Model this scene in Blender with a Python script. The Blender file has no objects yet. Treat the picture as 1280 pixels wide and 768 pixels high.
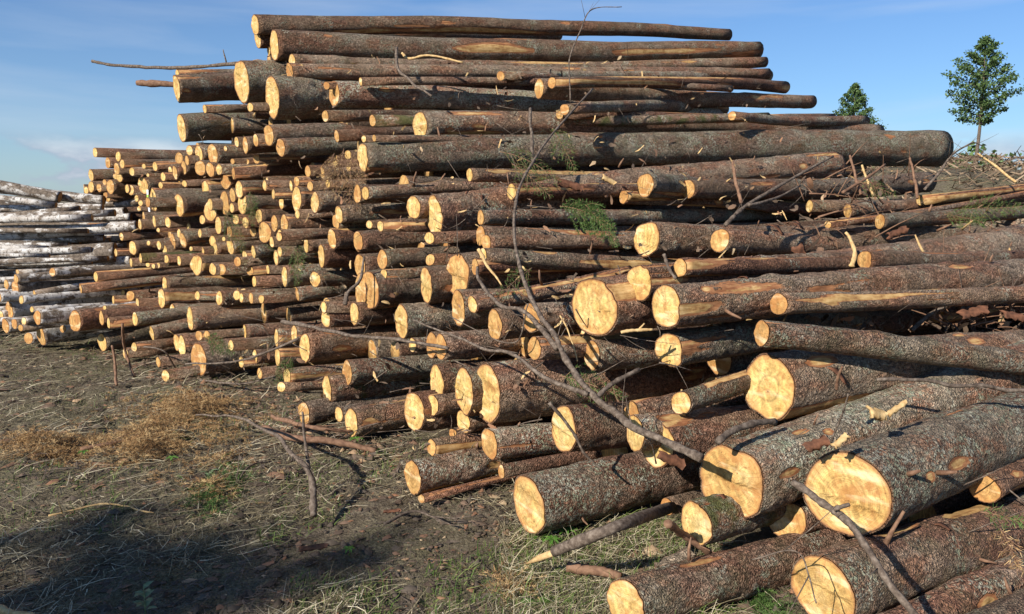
import bpy, math, random
import numpy as np
from mathutils import Vector, Matrix

rnd = random.Random(7)
R = math.radians
F = 985.0
PITCH = math.atan(140 / F)
EYE = 1.38
CAM = np.array([0.0, 0.0, EYE])
sc = bpy.context.scene
col = sc.collection

# ------------------------------------------------------------------ camera
cam = bpy.data.cameras.new('camera')
cam.sensor_width = 36
cam.lens = 36 * F / 1280
cam.clip_start = 0.05
cam.clip_end = 3000
camo = bpy.data.objects.new('camera', cam)
camo.location = CAM
camo.rotation_euler = (R(90) - PITCH, 0, 0)
col.objects.link(camo)
sc.camera = camo

# ------------------------------------------------------------------ light
SUN = Vector((-0.62, -0.66, 0.52)).normalized()
SUN_EL = math.asin(SUN.z)
SUN_ROT = math.atan2(SUN.x, SUN.y)
sun = bpy.data.lights.new('sun', 'SUN')
sun.energy = 5.0
sun.angle = R(0.5)
sun.color = (1.0, 0.94, 0.85)
suno = bpy.data.objects.new('sun', sun)
suno.rotation_euler = SUN.to_track_quat('Z', 'Y').to_euler()
suno.location = (-16, -17, 14)
col.objects.link(suno)

w = bpy.data.worlds.new('World')
sc.world = w
w.use_nodes = True
nt = w.node_tree
nt.nodes.clear()


def N(nt, t, **k):
    n = nt.nodes.new(t)
    for a, b in k.items():
        if a.startswith('i_'):
            n.inputs[a[2:].replace('_', ' ')].default_value = b
        else:
            setattr(n, a, b)
    return n


def ramp(nt, fac, stops, interp='LINEAR'):
    n = nt.nodes.new('ShaderNodeValToRGB')
    n.color_ramp.interpolation = interp
    e = n.color_ramp.elements
    while len(e) < len(stops):
        e.new(0.5)
    for el, (p, c) in zip(e, stops):
        el.position = p
        el.color = (*c, 1) if not isinstance(c, (int, float)) else (c, c, c, 1)
    nt.links.new(fac, n.inputs[0])
    return n.outputs[0]


def mixc(nt, fac, a, b, mode='MIX'):
    n = nt.nodes.new('ShaderNodeMix')
    n.data_type = 'RGBA'
    n.blend_type = mode
    for s, v in ((n.inputs[0], fac), (n.inputs[6], a), (n.inputs[7], b)):
        if isinstance(v, (int, float)):
            s.default_value = v
        elif isinstance(v, tuple):
            s.default_value = (*v, 1)
        else:
            nt.links.new(v, s)
    return n.outputs[2]


def math_(nt, op, a, b=0.0, clamp=False):
    n = nt.nodes.new('ShaderNodeMath')
    n.operation = op
    n.use_clamp = clamp
    for s, v in ((n.inputs[0], a), (n.inputs[1], b)):
        if isinstance(v, (int, float)):
            s.default_value = v
        else:
            nt.links.new(v, s)
    return n.outputs[0]


def mapping(nt, vec, scale=(1, 1, 1), loc=(0, 0, 0), rot=(0, 0, 0)):
    n = nt.nodes.new('ShaderNodeMapping')
    n.inputs['Scale'].default_value = scale
    n.inputs['Location'].default_value = loc
    n.inputs['Rotation'].default_value = rot
    nt.links.new(vec, n.inputs['Vector'])
    return n.outputs[0]


def noise(nt, vec, scale, detail=4, rough=0.55, dist=0.0):
    n = nt.nodes.new('ShaderNodeTexNoise')
    n.inputs['Scale'].default_value = scale
    n.inputs['Detail'].default_value = detail
    n.inputs['Roughness'].default_value = rough
    n.inputs['Distortion'].default_value = dist
    nt.links.new(vec, n.inputs['Vector'])
    return n.outputs[0]


sky = N(nt, 'ShaderNodeTexSky', sky_type='NISHITA', sun_disc=False)
sky.sun_elevation = SUN_EL
sky.sun_rotation = SUN_ROT
sky.air_density = 1.0
sky.dust_density = 0.3
sky.ozone_density = 2.5
tc = N(nt, 'ShaderNodeTexCoord')
gen = tc.outputs['Generated']
sep = N(nt, 'ShaderNodeSeparateXYZ')
nt.links.new(gen, sep.inputs[0])
# low puffy clouds near the horizon
cl = noise(nt, mapping(nt, gen, (1, 1, 2.6), (0.71, 0.42, 0.2)), 7.5, 7, 0.55)
clm = ramp(nt, cl, [(0.47, 0.0), (0.55, 1.0)])
low = ramp(nt, sep.outputs[2], [(0.0, 0.3), (0.03, 0.9), (0.05, 0.6), (0.07, 0.0)])
clm = math_(nt, 'MULTIPLY', clm, low)
# thin high streaks
st = noise(nt, mapping(nt, gen, (1.2, 1.2, 9.0), (0.2, 0.5, 0.1), (0.0, R(14), 0.0)), 2.2, 6, 0.5, 0.3)
stm = ramp(nt, st, [(0.48, 0.0), (0.72, 0.24)])
hz = ramp(nt, sep.outputs[2], [(0.0, 0.34), (0.12, 0.14), (0.35, 0.0)])
skyc = mixc(nt, 1.0, sky.outputs[0], (0.54, 0.84, 1.18), 'MULTIPLY')
c1 = mixc(nt, hz, skyc, (6.5, 7.2, 8.2))
c1 = mixc(nt, stm, c1, (7.0, 7.6, 8.5))
cc = ramp(nt, cl, [(0.52, (4.0, 4.5, 5.8)), (0.68, (8.0, 8.2, 8.6))])
c2 = mixc(nt, clm, c1, cc)
bg = N(nt, 'ShaderNodeBackground')
bg.inputs['Strength'].default_value = 0.070
nt.links.new(c2, bg.inputs[0])
out = N(nt, 'ShaderNodeOutputWorld')
nt.links.new(bg.outputs[0], out.inputs[0])

vs = sc.view_settings
vs.view_transform = 'Standard'
vs.look = 'None'
vs.exposure = 0.6
vs.gamma = 1.0
sc.cycles.max_bounces = 6

# ------------------------------------------------------------------ camera geometry helpers
cp, sp = math.cos(PITCH), math.sin(PITCH)


def ray(x, y):
    """direction with unit camera depth through a point given in photograph coordinates"""
    a, b = (x - 640) / F, -(y - 384) / F
    return np.array([a, cp + b * sp, -sp + b * cp])


def at(x, y, z):
    return CAM + ray(x, y) * z


def proj(P):
    d = np.asarray(P, float) - CAM
    dep = d[1] * cp - d[2] * sp
    up = d[1] * sp + d[2] * cp
    return 640 + F * d[0] / dep, 384 - F * up / dep, dep


def ground_at(x, y, h=0.0):
    r = ray(x, y)
    t = (EYE - h) / -r[2]
    return CAM + r * t


class Field:
    """smooth 1/distance interpolation between a few surveyed points of a pile's face"""

    def __init__(s, pts):
        p = np.array(pts, float)
        s.p = p[:, :2] / 300.0
        v = 1 / p[:, 2]
        n = len(p)
        A = np.zeros((n + 3, n + 3))
        for i in range(n):
            A[i, :n] = s.k(np.linalg.norm(s.p - s.p[i], axis=1))
        A[np.arange(n), np.arange(n)] += 0.02
        A[:n, n] = 1
        A[:n, n + 1:] = s.p
        A[n, :n] = 1
        A[n + 1:, :n] = s.p.T
        s.c = np.linalg.solve(A, np.concatenate([v, [0, 0, 0]]))

    def k(s, r):
        return np.where(r > 0, r * r * np.log(r + 1e-9), 0.0)

    def __call__(s, x, y):
        q = np.array([x, y]) / 300.0
        n = len(s.p)
        v = s.k(np.linalg.norm(s.p - q, axis=1)) @ s.c[:n] + s.c[n] + s.c[n + 1] * q[0] + s.c[n + 2] * q[1]
        return 1 / max(v, 0.06)


ZS = Field([(130, 425, 7.1), (120, 220, 10.5), (120, 340, 8.4), (220, 105, 8.4), (225, 160, 8.4), (320, 30, 7.7), (350, 110, 7.2),
            (455, 195, 5.9), (260, 450, 6.0), (380, 520, 4.7), (440, 525, 4.5), (515, 600, 3.7), (250, 300, 7.6),
            (610, 493, 3.8), (612, 555, 3.75), (660, 633, 3.3), (1060, 620, 2.65), (915, 602, 2.85), (360, 340, 6.4),
            (783, 750, 2.75), (1030, 740, 2.45), (961, 485, 3.2), (740, 383, 3.75), (835, 440, 3.6), (833, 382, 3.9),
            (808, 298, 4.7), (807, 232, 5.4), (673, 111, 6.8), (525, 157, 6.4), (572, 343, 4.6), (462, 363, 5.0),
            (543, 270, 4.9), (1081, 325, 5.0), (974, 380, 4.2), (952, 416, 3.7), (704, 537, 3.5), (1190, 420, 4.3),
            (1228, 610, 2.9), (1280, 260, 6.5), (1150, 215, 7.5), (1000, 100, 8.0)])
ZB = Field([(50, 425, 7.2), (0, 330, 8.2), (100, 300, 8.9), (150, 270, 9.4), (0, 232, 9.8), (-100, 430, 6.9), (120, 380, 8.3)])

# ------------------------------------------------------------------ object helpers


def tag(o, label=None, cat=None, group=None, kind=None):
    for k, v in (('label', label), ('category', cat), ('group', group), ('kind', kind)):
        if v:
            o[k] = v
    return o


def empty(name, loc=(0, 0, 0)):
    o = bpy.data.objects.new(name, None)
    o.empty_display_size = 0.05
    o.location = loc
    col.objects.link(o)
    return o


def mesh_obj(name, verts, faces, mat, parent=None, smooth=True, attrs=None):
    me = bpy.data.meshes.new(name)
    verts = np.asarray(verts, np.float32)
    me.from_pydata(verts.tolist(), [], faces if isinstance(faces, list) else faces.tolist())
    if smooth:
        me.shade_smooth()
    for k, v in (attrs or {}).items():
        a = me.attributes.new(k, 'FLOAT', 'POINT')
        a.data.foreach_set('value', np.asarray(v, np.float32))
    if mat:
        me.materials.append(mat)
    o = bpy.data.objects.new(name, me)
    col.objects.link(o)
    if parent:
        o.parent = parent
    return o


def vnoise(p, seed=0):
    """value noise, vectorised, p (n,3) -> -1..1"""
    p = np.asarray(p, float)
    i = np.floor(p).astype(np.int64)
    f = p - i
    f = f * f * (3 - 2 * f)

    def h(a):
        n = (a[:, 0] * 73856093) ^ (a[:, 1] * 19349663) ^ (a[:, 2] * 83492791) ^ (seed * 2654435761)
        n = (n ^ (n >> 13)) * 1274126177 & 0x7fffffff
        n = (n ^ (n >> 16)) & 0xffff
        return n / 32767.5 - 1
    r = 0
    for dx in (0, 1):
        for dy in (0, 1):
            for dz in (0, 1):
                wgt = (f[:, 0] if dx else 1 - f[:, 0]) * (f[:, 1] if dy else 1 - f[:, 1]) * (f[:, 2] if dz else 1 - f[:, 2])
                r = r + wgt * h(i + np.array([dx, dy, dz]))
    return r


def fbm(p, seed=0, oct=3):
    r, a = 0, 1.0
    p = np.asarray(p, float)
    for k in range(oct):
        r = r + a * vnoise(p * 2 ** k, seed + k)
        a *= 0.5
    return r


# ------------------------------------------------------------------ materials
def mat(name):
    m = bpy.data.materials.new(name)
    m.use_nodes = True
    nt = m.node_tree
    b = nt.nodes['Principled BSDF']
    b.inputs['Roughness'].default_value = 0.85
    b.inputs['Specular IOR Level'].default_value = 0.2
    return m, nt, b


def obj_attr(nt, name):
    n = nt.nodes.new('ShaderNodeAttribute')
    n.attribute_type = 'OBJECT'
    n.attribute_name = name
    return n.outputs['Fac']


def geo_attr(nt, name):
    n = nt.nodes.new('ShaderNodeAttribute')
    n.attribute_name = name
    return n.outputs['Fac']


def bump(nt, b, height, strength, dist):
    n = nt.nodes.new('ShaderNodeBump')
    n.inputs['Strength'].default_value = strength
    n.inputs['Distance'].default_value = dist
    nt.links.new(height, n.inputs['Height'])
    nt.links.new(n.outputs[0], b.inputs['Normal'])
    return n


def shifted(nt, vec):
    info = nt.nodes.new('ShaderNodeObjectInfo')
    s = math_(nt, 'MULTIPLY', info.outputs['Random'], 37.0)
    comb = nt.nodes.new('ShaderNodeCombineXYZ')
    for k in range(3):
        nt.links.new(s, comb.inputs[k])
    a = nt.nodes.new('ShaderNodeVectorMath')
    a.operation = 'ADD'
    nt.links.new(vec, a.inputs[0])
    nt.links.new(comb.outputs[0], a.inputs[1])
    return a.outputs[0], info.outputs['Random']


def make_bark():
    m, nt, b = mat('spruce_bark')
    t = nt.nodes.new('ShaderNodeTexCoord').outputs['Object']
    v, rn = shifted(nt, t)
    n1 = noise(nt, v, 7, 5, 0.6)
    n2 = noise(nt, mapping(nt, v, (0.8, 1.3, 1.3)), 55, 4, 0.65)
    vor = nt.nodes.new('ShaderNodeTexVoronoi')
    vor.feature = 'DISTANCE_TO_EDGE'
    vor.inputs['Scale'].default_value = 105
    warp = nt.nodes.new('ShaderNodeVectorMath')
    warp.operation = 'ADD'
    nn = nt.nodes.new('ShaderNodeTexNoise')
    nn.inputs['Scale'].default_value = 30
    nt.links.new(v, nn.inputs['Vector'])
    sc_ = nt.nodes.new('ShaderNodeVectorMath')
    sc_.operation = 'SCALE'
    sc_.inputs['Scale'].default_value = 0.03
    nt.links.new(nn.outputs['Color'], sc_.inputs[0])
    nt.links.new(mapping(nt, v, (0.7, 1, 1)), warp.inputs[0])
    nt.links.new(sc_.outputs[0], warp.inputs[1])
    nt.links.new(warp.outputs[0], vor.inputs['Vector'])
    vd = vor.outputs['Distance']
    base = ramp(nt, n1, [(0.25, (0.125, 0.078, 0.048)), (0.5, (0.255, 0.172, 0.112)), (0.75, (0.38, 0.275, 0.19))])
    base = mixc(nt, obj_attr(nt, 'red'), base, ramp(nt, n1, [(0.3, (0.11, 0.046, 0.027)), (0.7, (0.29, 0.14, 0.08))]))
    base = mixc(nt, obj_attr(nt, 'grey'), base, ramp(nt, n1, [(0.3, (0.155, 0.118, 0.082)), (0.7, (0.385, 0.31, 0.22))]))
    scuff = ramp(nt, noise(nt, mapping(nt, v, (0.55, 1.2, 1.2), (3, 1, 2)), 5.5, 6, 0.7), [(0.49, 0.0), (0.57, 0.8)])
    base = mixc(nt, scuff, base, ramp(nt, n2, [(0.3, (0.15, 0.062, 0.034)), (0.7, (0.37, 0.19, 0.11))]))
    bigr = ramp(nt, noise(nt, mapping(nt, v, (0.35, 1.0, 1.0), (11, 5, 9)), 2.6, 5, 0.65), [(0.50, 0.0), (0.60, 0.75)])
    base = mixc(nt, bigr, base, ramp(nt, n2, [(0.3, (0.105, 0.045, 0.028)), (0.7, (0.26, 0.125, 0.078))]))
    bigg = ramp(nt, noise(nt, mapping(nt, v, (0.35, 1.0, 1.0), (2, 15, 4)), 2.6, 5, 0.65), [(0.53, 0.0), (0.63, 0.6)])
    base = mixc(nt, bigg, base, ramp(nt, n2, [(0.3, (0.17, 0.14, 0.10)), (0.7, (0.36, 0.31, 0.235))]))
    darkp = ramp(nt, noise(nt, mapping(nt, v, (1.0, 1.5, 1.5), (7, 3, 5)), 8, 5, 0.7), [(0.57, 0.0), (0.69, 0.6)])
    base = mixc(nt, darkp, base, (0.055, 0.042, 0.032))
    # fine flakes: light scale faces, dark gaps
    vor2 = nt.nodes.new('ShaderNodeTexVoronoi')
    vor2.feature = 'DISTANCE_TO_EDGE'
    vor2.inputs['Scale'].default_value = 34
    warp2 = nt.nodes.new('ShaderNodeVectorMath')
    warp2.operation = 'ADD'
    sc2 = nt.nodes.new('ShaderNodeVectorMath')
    sc2.operation = 'SCALE'
    sc2.inputs['Scale'].default_value = 0.09
    nt.links.new(nn.outputs['Color'], sc2.inputs[0])
    nt.links.new(mapping(nt, v, (0.6, 1, 1)), warp2.inputs[0])
    nt.links.new(sc2.outputs[0], warp2.inputs[1])
    nt.links.new(warp2.outputs[0], vor2.inputs['Vector'])
    pd = vor2.outputs['Distance']
    base = mixc(nt, ramp(nt, noise(nt, v, 5, 3), [(0.35, 0.25), (0.6, 1.0)]), base, ramp(nt, pd, [(0.0, 0.5), (0.09, 1.0)]), 'MULTIPLY')
    fl = ramp(nt, vd, [(0.0, 0.55), (0.22, 1.0)])
    fl2 = ramp(nt, n2, [(0.3, 0.58), (0.7, 1.5)])
    base = mixc(nt, 0.8, base, fl, 'MULTIPLY')
    base = mixc(nt, 1.0, base, fl2, 'MULTIPLY')
    # lichen
    lb = noise(nt, v, 5.0, 4, 0.6)
    ls = noise(nt, v, 62, 4, 0.75)
    patchm = ramp(nt, math_(nt, 'ADD', lb, math_(nt, 'MULTIPLY', obj_attr(nt, 'lichen'), 0.11)), [(0.50, 0.0), (0.62, 1.0)])
    fleck = ramp(nt, math_(nt, 'ADD', ls, math_(nt, 'MULTIPLY', patchm, 0.05)), [(0.55, 0.0), (0.585, 0.85)])
    lm = math_(nt, 'MULTIPLY', patchm, fleck)
    lc = ramp(nt, noise(nt, v, 13, 2), [(0.4, (0.40, 0.39, 0.30)), (0.6, (0.27, 0.29, 0.19))])
    base = mixc(nt, lm, base, lc)
    base = mixc(nt, 1.0, base, ramp(nt, rn, [(0.0, 0.85), (0.5, 1.15), (1.0, 1.6)]), 'MULTIPLY')
    # moss
    mm = math_(nt, 'MULTIPLY', ramp(nt, noise(nt, v, 9, 5, 0.6), [(0.45, 0.0), (0.6, 1.0)]), obj_attr(nt, 'moss'))
    base = mixc(nt, mm, base, (0.085, 0.095, 0.03))
    # places where bark has come off
    pe = geo_attr(nt, 'peel')
    pen = math_(nt, 'ADD', pe, math_(nt, 'MULTIPLY', math_(nt, 'SUBTRACT', noise(nt, v, 38, 4, 0.7), 0.5), 0.5))
    pm = ramp(nt, pen, [(0.42, 0.0), (0.50, 1.0)])
    grain = noise(nt, mapping(nt, v, (0.12, 1, 1)), 70, 4, 0.6)
    inner = ramp(nt, grain, [(0.35, (0.19, 0.070, 0.028)), (0.65, (0.40, 0.19, 0.085))])
    wood = ramp(nt, math_(nt, 'ADD', math_(nt, 'MULTIPLY', grain, 0.5), math_(nt, 'MULTIPLY', noise(nt, v, 16, 4, 0.7), 0.5)), [(0.36, (0.20, 0.085, 0.03)), (0.5, (0.43, 0.26, 0.10)), (0.64, (0.60, 0.41, 0.19))])
    pw = ramp(nt, math_(nt, 'ADD', pen, math_(nt, 'MULTIPLY', obj_attr(nt, 'bare'), 0.35)), [(0.72, 0.0), (0.82, 1.0)])
    base = mixc(nt, pm, base, mixc(nt, pw, inner, wood))
    # rim of the bark at the saw cut
    rim = geo_attr(nt, 'rim')
    base = mixc(nt, rim, base, (0.16, 0.07, 0.03))
    nt.links.new(base, b.inputs['Base Color'])
    hgt = math_(nt, 'ADD', math_(nt, 'MULTIPLY', ramp(nt, vd, [(0.0, 0.0), (0.3, 1.0)]), 0.45), math_(nt, 'MULTIPLY', n2, 0.9))
    hgt = math_(nt, 'ADD', hgt, math_(nt, 'MULTIPLY', lm, 0.2))
    hgt = math_(nt, 'ADD', hgt, math_(nt, 'MULTIPLY', ramp(nt, pd, [(0.0, 0.0), (0.14, 1.0)]), 0.8))
    hgt2 = mixc(nt, pm, hgt, math_(nt, 'MULTIPLY', grain, 0.4))
    bump(nt, b, hgt2, 1.0, 0.009)
    return m


def make_birch():
    m, nt, b = mat('birch_bark')
    t = nt.nodes.new('ShaderNodeTexCoord').outputs['Object']
    v, rn = shifted(nt, t)
    big = noise(nt, mapping(nt, v, (0.9, 1.4, 1.4)), 7.5, 6, 0.68)
    dash = noise(nt, mapping(nt, v, (1.7, 1.0, 1.0)), 24, 5, 0.7)
    white = ramp(nt, noise(nt, v, 11, 5, 0.7), [(0.3, (0.30, 0.25, 0.20)), (0.5, (0.52, 0.48, 0.43)), (0.7, (0.72, 0.70, 0.66))])
    dm = ramp(nt, dash, [(0.55, 0.0), (0.60, 1.0)])
    base = mixc(nt, dm, white, (0.13, 0.105, 0.085))
    bsum = math_(nt, 'ADD', big, math_(nt, 'MULTIPLY', obj_attr(nt, 'dark'), 0.25))
    base = mixc(nt, ramp(nt, bsum, [(0.50, 0.0), (0.56, 1.0)]), base, ramp(nt, dash, [(0.35, (0.06, 0.043, 0.030)), (0.62, (0.22, 0.17, 0.125))]))
    pe = math_(nt, 'ADD', geo_attr(nt, 'peel'), math_(nt, 'MULTIPLY', math_(nt, 'SUBTRACT', noise(nt, v, 30, 3, 0.7), 0.5), 0.4))
    base = mixc(nt, ramp(nt, pe, [(0.5, 0.0), (0.56, 1.0)]), base, (0.36, 0.17, 0.07))
    base = mixc(nt, geo_attr(nt, 'rim'), base, (0.14, 0.07, 0.03))
    nt.links.new(base, b.inputs['Base Color'])
    bump(nt, b, dash, 0.6, 0.006)
    b.inputs['Roughness'].default_value = 0.6
    return m


def make_wood():
    m, nt, b = mat('sawn_wood')
    t = nt.nodes.new('ShaderNodeTexCoord').outputs['Object']
    v, rn = shifted(nt, t)
    sep = nt.nodes.new('ShaderNodeSeparateXYZ')
    wv = nt.nodes.new('ShaderNodeVectorMath')
    wv.operation = 'ADD'
    nn = nt.nodes.new('ShaderNodeTexNoise')
    nn.inputs['Scale'].default_value = 9
    nn.inputs['Detail'].default_value = 3
    nt.links.new(v, nn.inputs['Vector'])
    s1 = nt.nodes.new('ShaderNodeVectorMath')
    s1.operation = 'MULTIPLY_ADD'
    s1.inputs[1].default_value = (0.0, 0.02, 0.02)
    s1.inputs[2].default_value = (0.0, -0.01, -0.01)
    nt.links.new(nn.outputs['Color'], s1.inputs[0])
    nt.links.new(t, wv.inputs[0])
    nt.links.new(s1.outputs[0], wv.inputs[1])
    nt.links.new(wv.outputs[0], sep.inputs[0])
    yy, zz = sep.outputs[1], sep.outputs[2]
    rr = math_(nt, 'SQRT', math_(nt, 'ADD', math_(nt, 'MULTIPLY', yy, yy), math_(nt, 'MULTIPLY', zz, zz)))
    rings = math_(nt, 'SINE', math_(nt, 'MULTIPLY', rr, 950.0))
    n1 = noise(nt, v, 9, 4, 0.6)
    n2 = noise(nt, v, 120, 4, 0.7)
    saw = nt.nodes.new('ShaderNodeTexWave')
    saw.inputs['Scale'].default_value = 42
    saw.inputs['Distortion'].default_value = 3.5
    saw.inputs['Detail'].default_value = 2
    nt.links.new(mapping(nt, v, (1, 1, 1), (0, 0, 0), (0.7, 0, 0)), saw.inputs['Vector'])
    base = ramp(nt, n1, [(0.28, (0.52, 0.30, 0.085)), (0.48, (0.70, 0.475, 0.165)), (0.72, (0.79, 0.60, 0.27))])
    tone = obj_attr(nt, 'tone')
    base = mixc(nt, tone, base, ramp(nt, n1, [(0.3, (0.34, 0.15, 0.045)), (0.7, (0.66, 0.37, 0.13))]))
    rg = ramp(nt, math_(nt, 'MULTIPLY_ADD', rings, 0.5), [(0.2, 0.82), (0.9, 1.05)])
    n_ = rg.node
    base = mixc(nt, 0.6, base, rg, 'MULTIPLY')
    rb = nt.nodes.new('ShaderNodeCombineXYZ')
    nt.links.new(math_(nt, 'MULTIPLY', rr, 1.0), rb.inputs[0])
    nt.links.new(math_(nt, 'MULTIPLY', rn, 9.0), rb.inputs[1])
    bands = noise(nt, rb.outputs[0], 85, 3, 0.7)
    base = mixc(nt, 0.85, base, ramp(nt, bands, [(0.32, 0.62), (0.5, 0.98), (0.7, 1.1)]), 'MULTIPLY')
    base = mixc(nt, 0.8, base, ramp(nt, n2, [(0.25, 0.62), (0.55, 1.08)]), 'MULTIPLY')
    base = mixc(nt, 0.32, base, saw.outputs['Color'], 'MULTIPLY')
    ang = math_(nt, 'ARCTAN2', zz, yy)
    cv = nt.nodes.new('ShaderNodeCombineXYZ')
    nt.links.new(math_(nt, 'MULTIPLY', ang, 1.6), cv.inputs[0])
    nt.links.new(math_(nt, 'MULTIPLY', rn, 31.0), cv.inputs[1])
    nt.links.new(math_(nt, 'MULTIPLY', rr, 2.0), cv.inputs[2])
    ck = math_(nt, 'ABSOLUTE', math_(nt, 'SUBTRACT', noise(nt, cv.outputs[0], 1.7, 1, 0.4), 0.5))
    ckm = math_(nt, 'MULTIPLY', ramp(nt, ck, [(0.0, 0.8), (0.014, 0.0)]), ramp(nt, n1, [(0.42, 0.0), (0.55, 1.0)]))
    base = mixc(nt, ckm, base, (0.22, 0.10, 0.035))
    # dark heart stain, tone driven, and pitch specks
    edge = geo_attr(nt, 'edge')
    st = ramp(nt, math_(nt, 'ADD', noise(nt, v, 12, 3, 0.6), math_(nt, 'MULTIPLY', tone, 0.12)), [(0.57, 0.0), (0.70, 0.8)])
    base = mixc(nt, st, base, (0.36, 0.16, 0.05))
    base = mixc(nt, ramp(nt, math_(nt, 'ADD', edge, math_(nt, 'MULTIPLY', math_(nt, 'SUBTRACT', n1, 0.5), 0.9)), [(0.72, 0.0), (1.0, 0.55)]), base, (0.42, 0.20, 0.06))
    lt = ramp(nt, noise(nt, mapping(nt, v, (1, 0.5, 2.2), (0, 0, 0), (0.5, 0, 0)), 11, 3, 0.5), [(0.56, 0.0), (0.70, 0.5)])
    base = mixc(nt, lt, base, (0.86, 0.70, 0.42))
    spk = ramp(nt, noise(nt, v, 48, 2, 0.5), [(0.72, 0.0), (0.76, 0.8)])
    base = mixc(nt, spk, base, (0.10, 0.045, 0.02))
    base = mixc(nt, ramp(nt, math_(nt, 'ADD', edge, math_(nt, 'MULTIPLY', math_(nt, 'SUBTRACT', n2, 0.5), 0.12)), [(0.94, 0.0), (0.99, 0.9)]), base, (0.26, 0.12, 0.05))
    nt.links.new(base, b.inputs['Base Color'])
    h = math_(nt, 'ADD', math_(nt, 'MULTIPLY', saw.outputs['Fac'], 0.5), math_(nt, 'MULTIPLY', n2, 1.1))
    bump(nt, b, h, 0.7, 0.004)
    b.inputs['Roughness'].default_value = 0.75
    return m


def simple(name, stops, scale=20, rough=0.85, tone=None, bumpd=0.0, sss=False):
    m, nt, b = mat(name)
    t = nt.nodes.new('ShaderNodeTexCoord').outputs['Object']
    n1 = noise(nt, t, scale, 5, 0.6)
    if tone:
        fac = math_(nt, 'ADD', math_(nt, 'MULTIPLY', geo_attr(nt, 'tone'), tone), math_(nt, 'MULTIPLY', n1, 1 - tone))
    else:
        fac = n1
    nt.links.new(ramp(nt, fac, stops), b.inputs['Base Color'])
    b.inputs['Roughness'].default_value = rough
    if bumpd:
        bump(nt, b, n1, 0.8, bumpd)
    return m


BARK = make_bark()
BIRCH = make_birch()
WOOD = make_wood()
TWIG = simple('twig_bark', [(0.3, (0.045, 0.032, 0.024)), (0.5, (0.115, 0.085, 0.063)), (0.7, (0.22, 0.175, 0.135))], 55, 0.8, None, 0.004)
TWIG_RED = simple('red_brown_twig_bark', [(0.3, (0.10, 0.05, 0.03)), (0.7, (0.26, 0.15, 0.09))], 40, 0.8, None, 0.002)
SPLIT = simple('split_wood', [(0.3, (0.34, 0.20, 0.08)), (0.7, (0.62, 0.44, 0.21))], 45, 0.8, None, 0.003)
FLAP = simple('torn_inner_bark', [(0.3, (0.055, 0.026, 0.016)), (0.7, (0.20, 0.085, 0.045))], 35, 0.85, None, 0.003)
NEEDLE = simple('green_needles', [(0.2, (0.030, 0.065, 0.016)), (0.8, (0.11, 0.18, 0.045))], 10, 0.6, 0.8)
DEAD = simple('dead_needles', [(0.15, (0.15, 0.08, 0.035)), (0.5, (0.34, 0.20, 0.085)), (0.9, (0.58, 0.42, 0.21))], 10, 0.8, 0.8)
LEAF = simple('tree_leaves', [(0.1, (0.030, 0.060, 0.016)), (0.9, (0.10, 0.155, 0.05))], 2, 0.5, 0.8)
GRASS = simple('grass_blades', [(0.1, (0.045, 0.085, 0.018)), (0.6, (0.11, 0.16, 0.035)), (0.95, (0.22, 0.24, 0.08))], 3, 0.6, 0.8)
STRAW = simple('dry_straw', [(0.05, (0.10, 0.08, 0.042)), (0.5, (0.30, 0.245, 0.14)), (0.95, (0.66, 0.58, 0.40))], 3, 0.8, 0.85)
CHIP = simple('wood_chips', [(0.05, (0.05, 0.035, 0.025)), (0.6, (0.16, 0.11, 0.075)), (0.86, (0.26, 0.13, 0.07)), (0.97, (0.55, 0.42, 0.25))], 3, 0.85, 0.9)
CLOD = simple('soil_clods', [(0.1, (0.038, 0.028, 0.020)), (0.9, (0.14, 0.11, 0.082))], 30, 0.95, 0.6, 0.004)

# ------------------------------------------------------------------ the log builder
BARK_LOOK = {  # red, grey, lichen, moss, bare, peel amount
    's': (0.15, 0.1, -0.2, 0.1, 0.0, 0.20), 'g': (0.0, 0.75, 0.35, 0.2, 0.0, 0.12), 'r': (0.8, 0.0, -0.5, 0.0, 0.0, 0.38),
    'y': (0.2, 0.2, -0.1, 0.2, 0.55, 0.27), 'w': (0.0, 0.6, 1.0, 0.0, 0.0, 0.06), 'm': (0.1, 0.4, 0.2, 0.9, 0.2, 0.16),
    'b': (0, 0, 0, 0, 0, 0.08), 'k': (0.1, 0.1, -0.3, 0.0, 0.0, 0.10)}
TONE = {'p': 0.05, 'n': 0.3, 'o': 0.7, 'd': 1.0}
seedc = [100]


def cross_section(th, Rr, sd, lob):
    p = np.stack([np.cos(th) * 1.1 + sd * 3.7, np.sin(th) * 1.1, np.full_like(th, sd * 1.3)], 1)
    q = np.stack([np.cos(th) * 3.2 + sd, np.sin(th) * 3.2, np.full_like(th, sd * 2.3)], 1)
    return 1 + lob * vnoise(p, 3) + lob * 0.18 * vnoise(q, 5)


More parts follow.
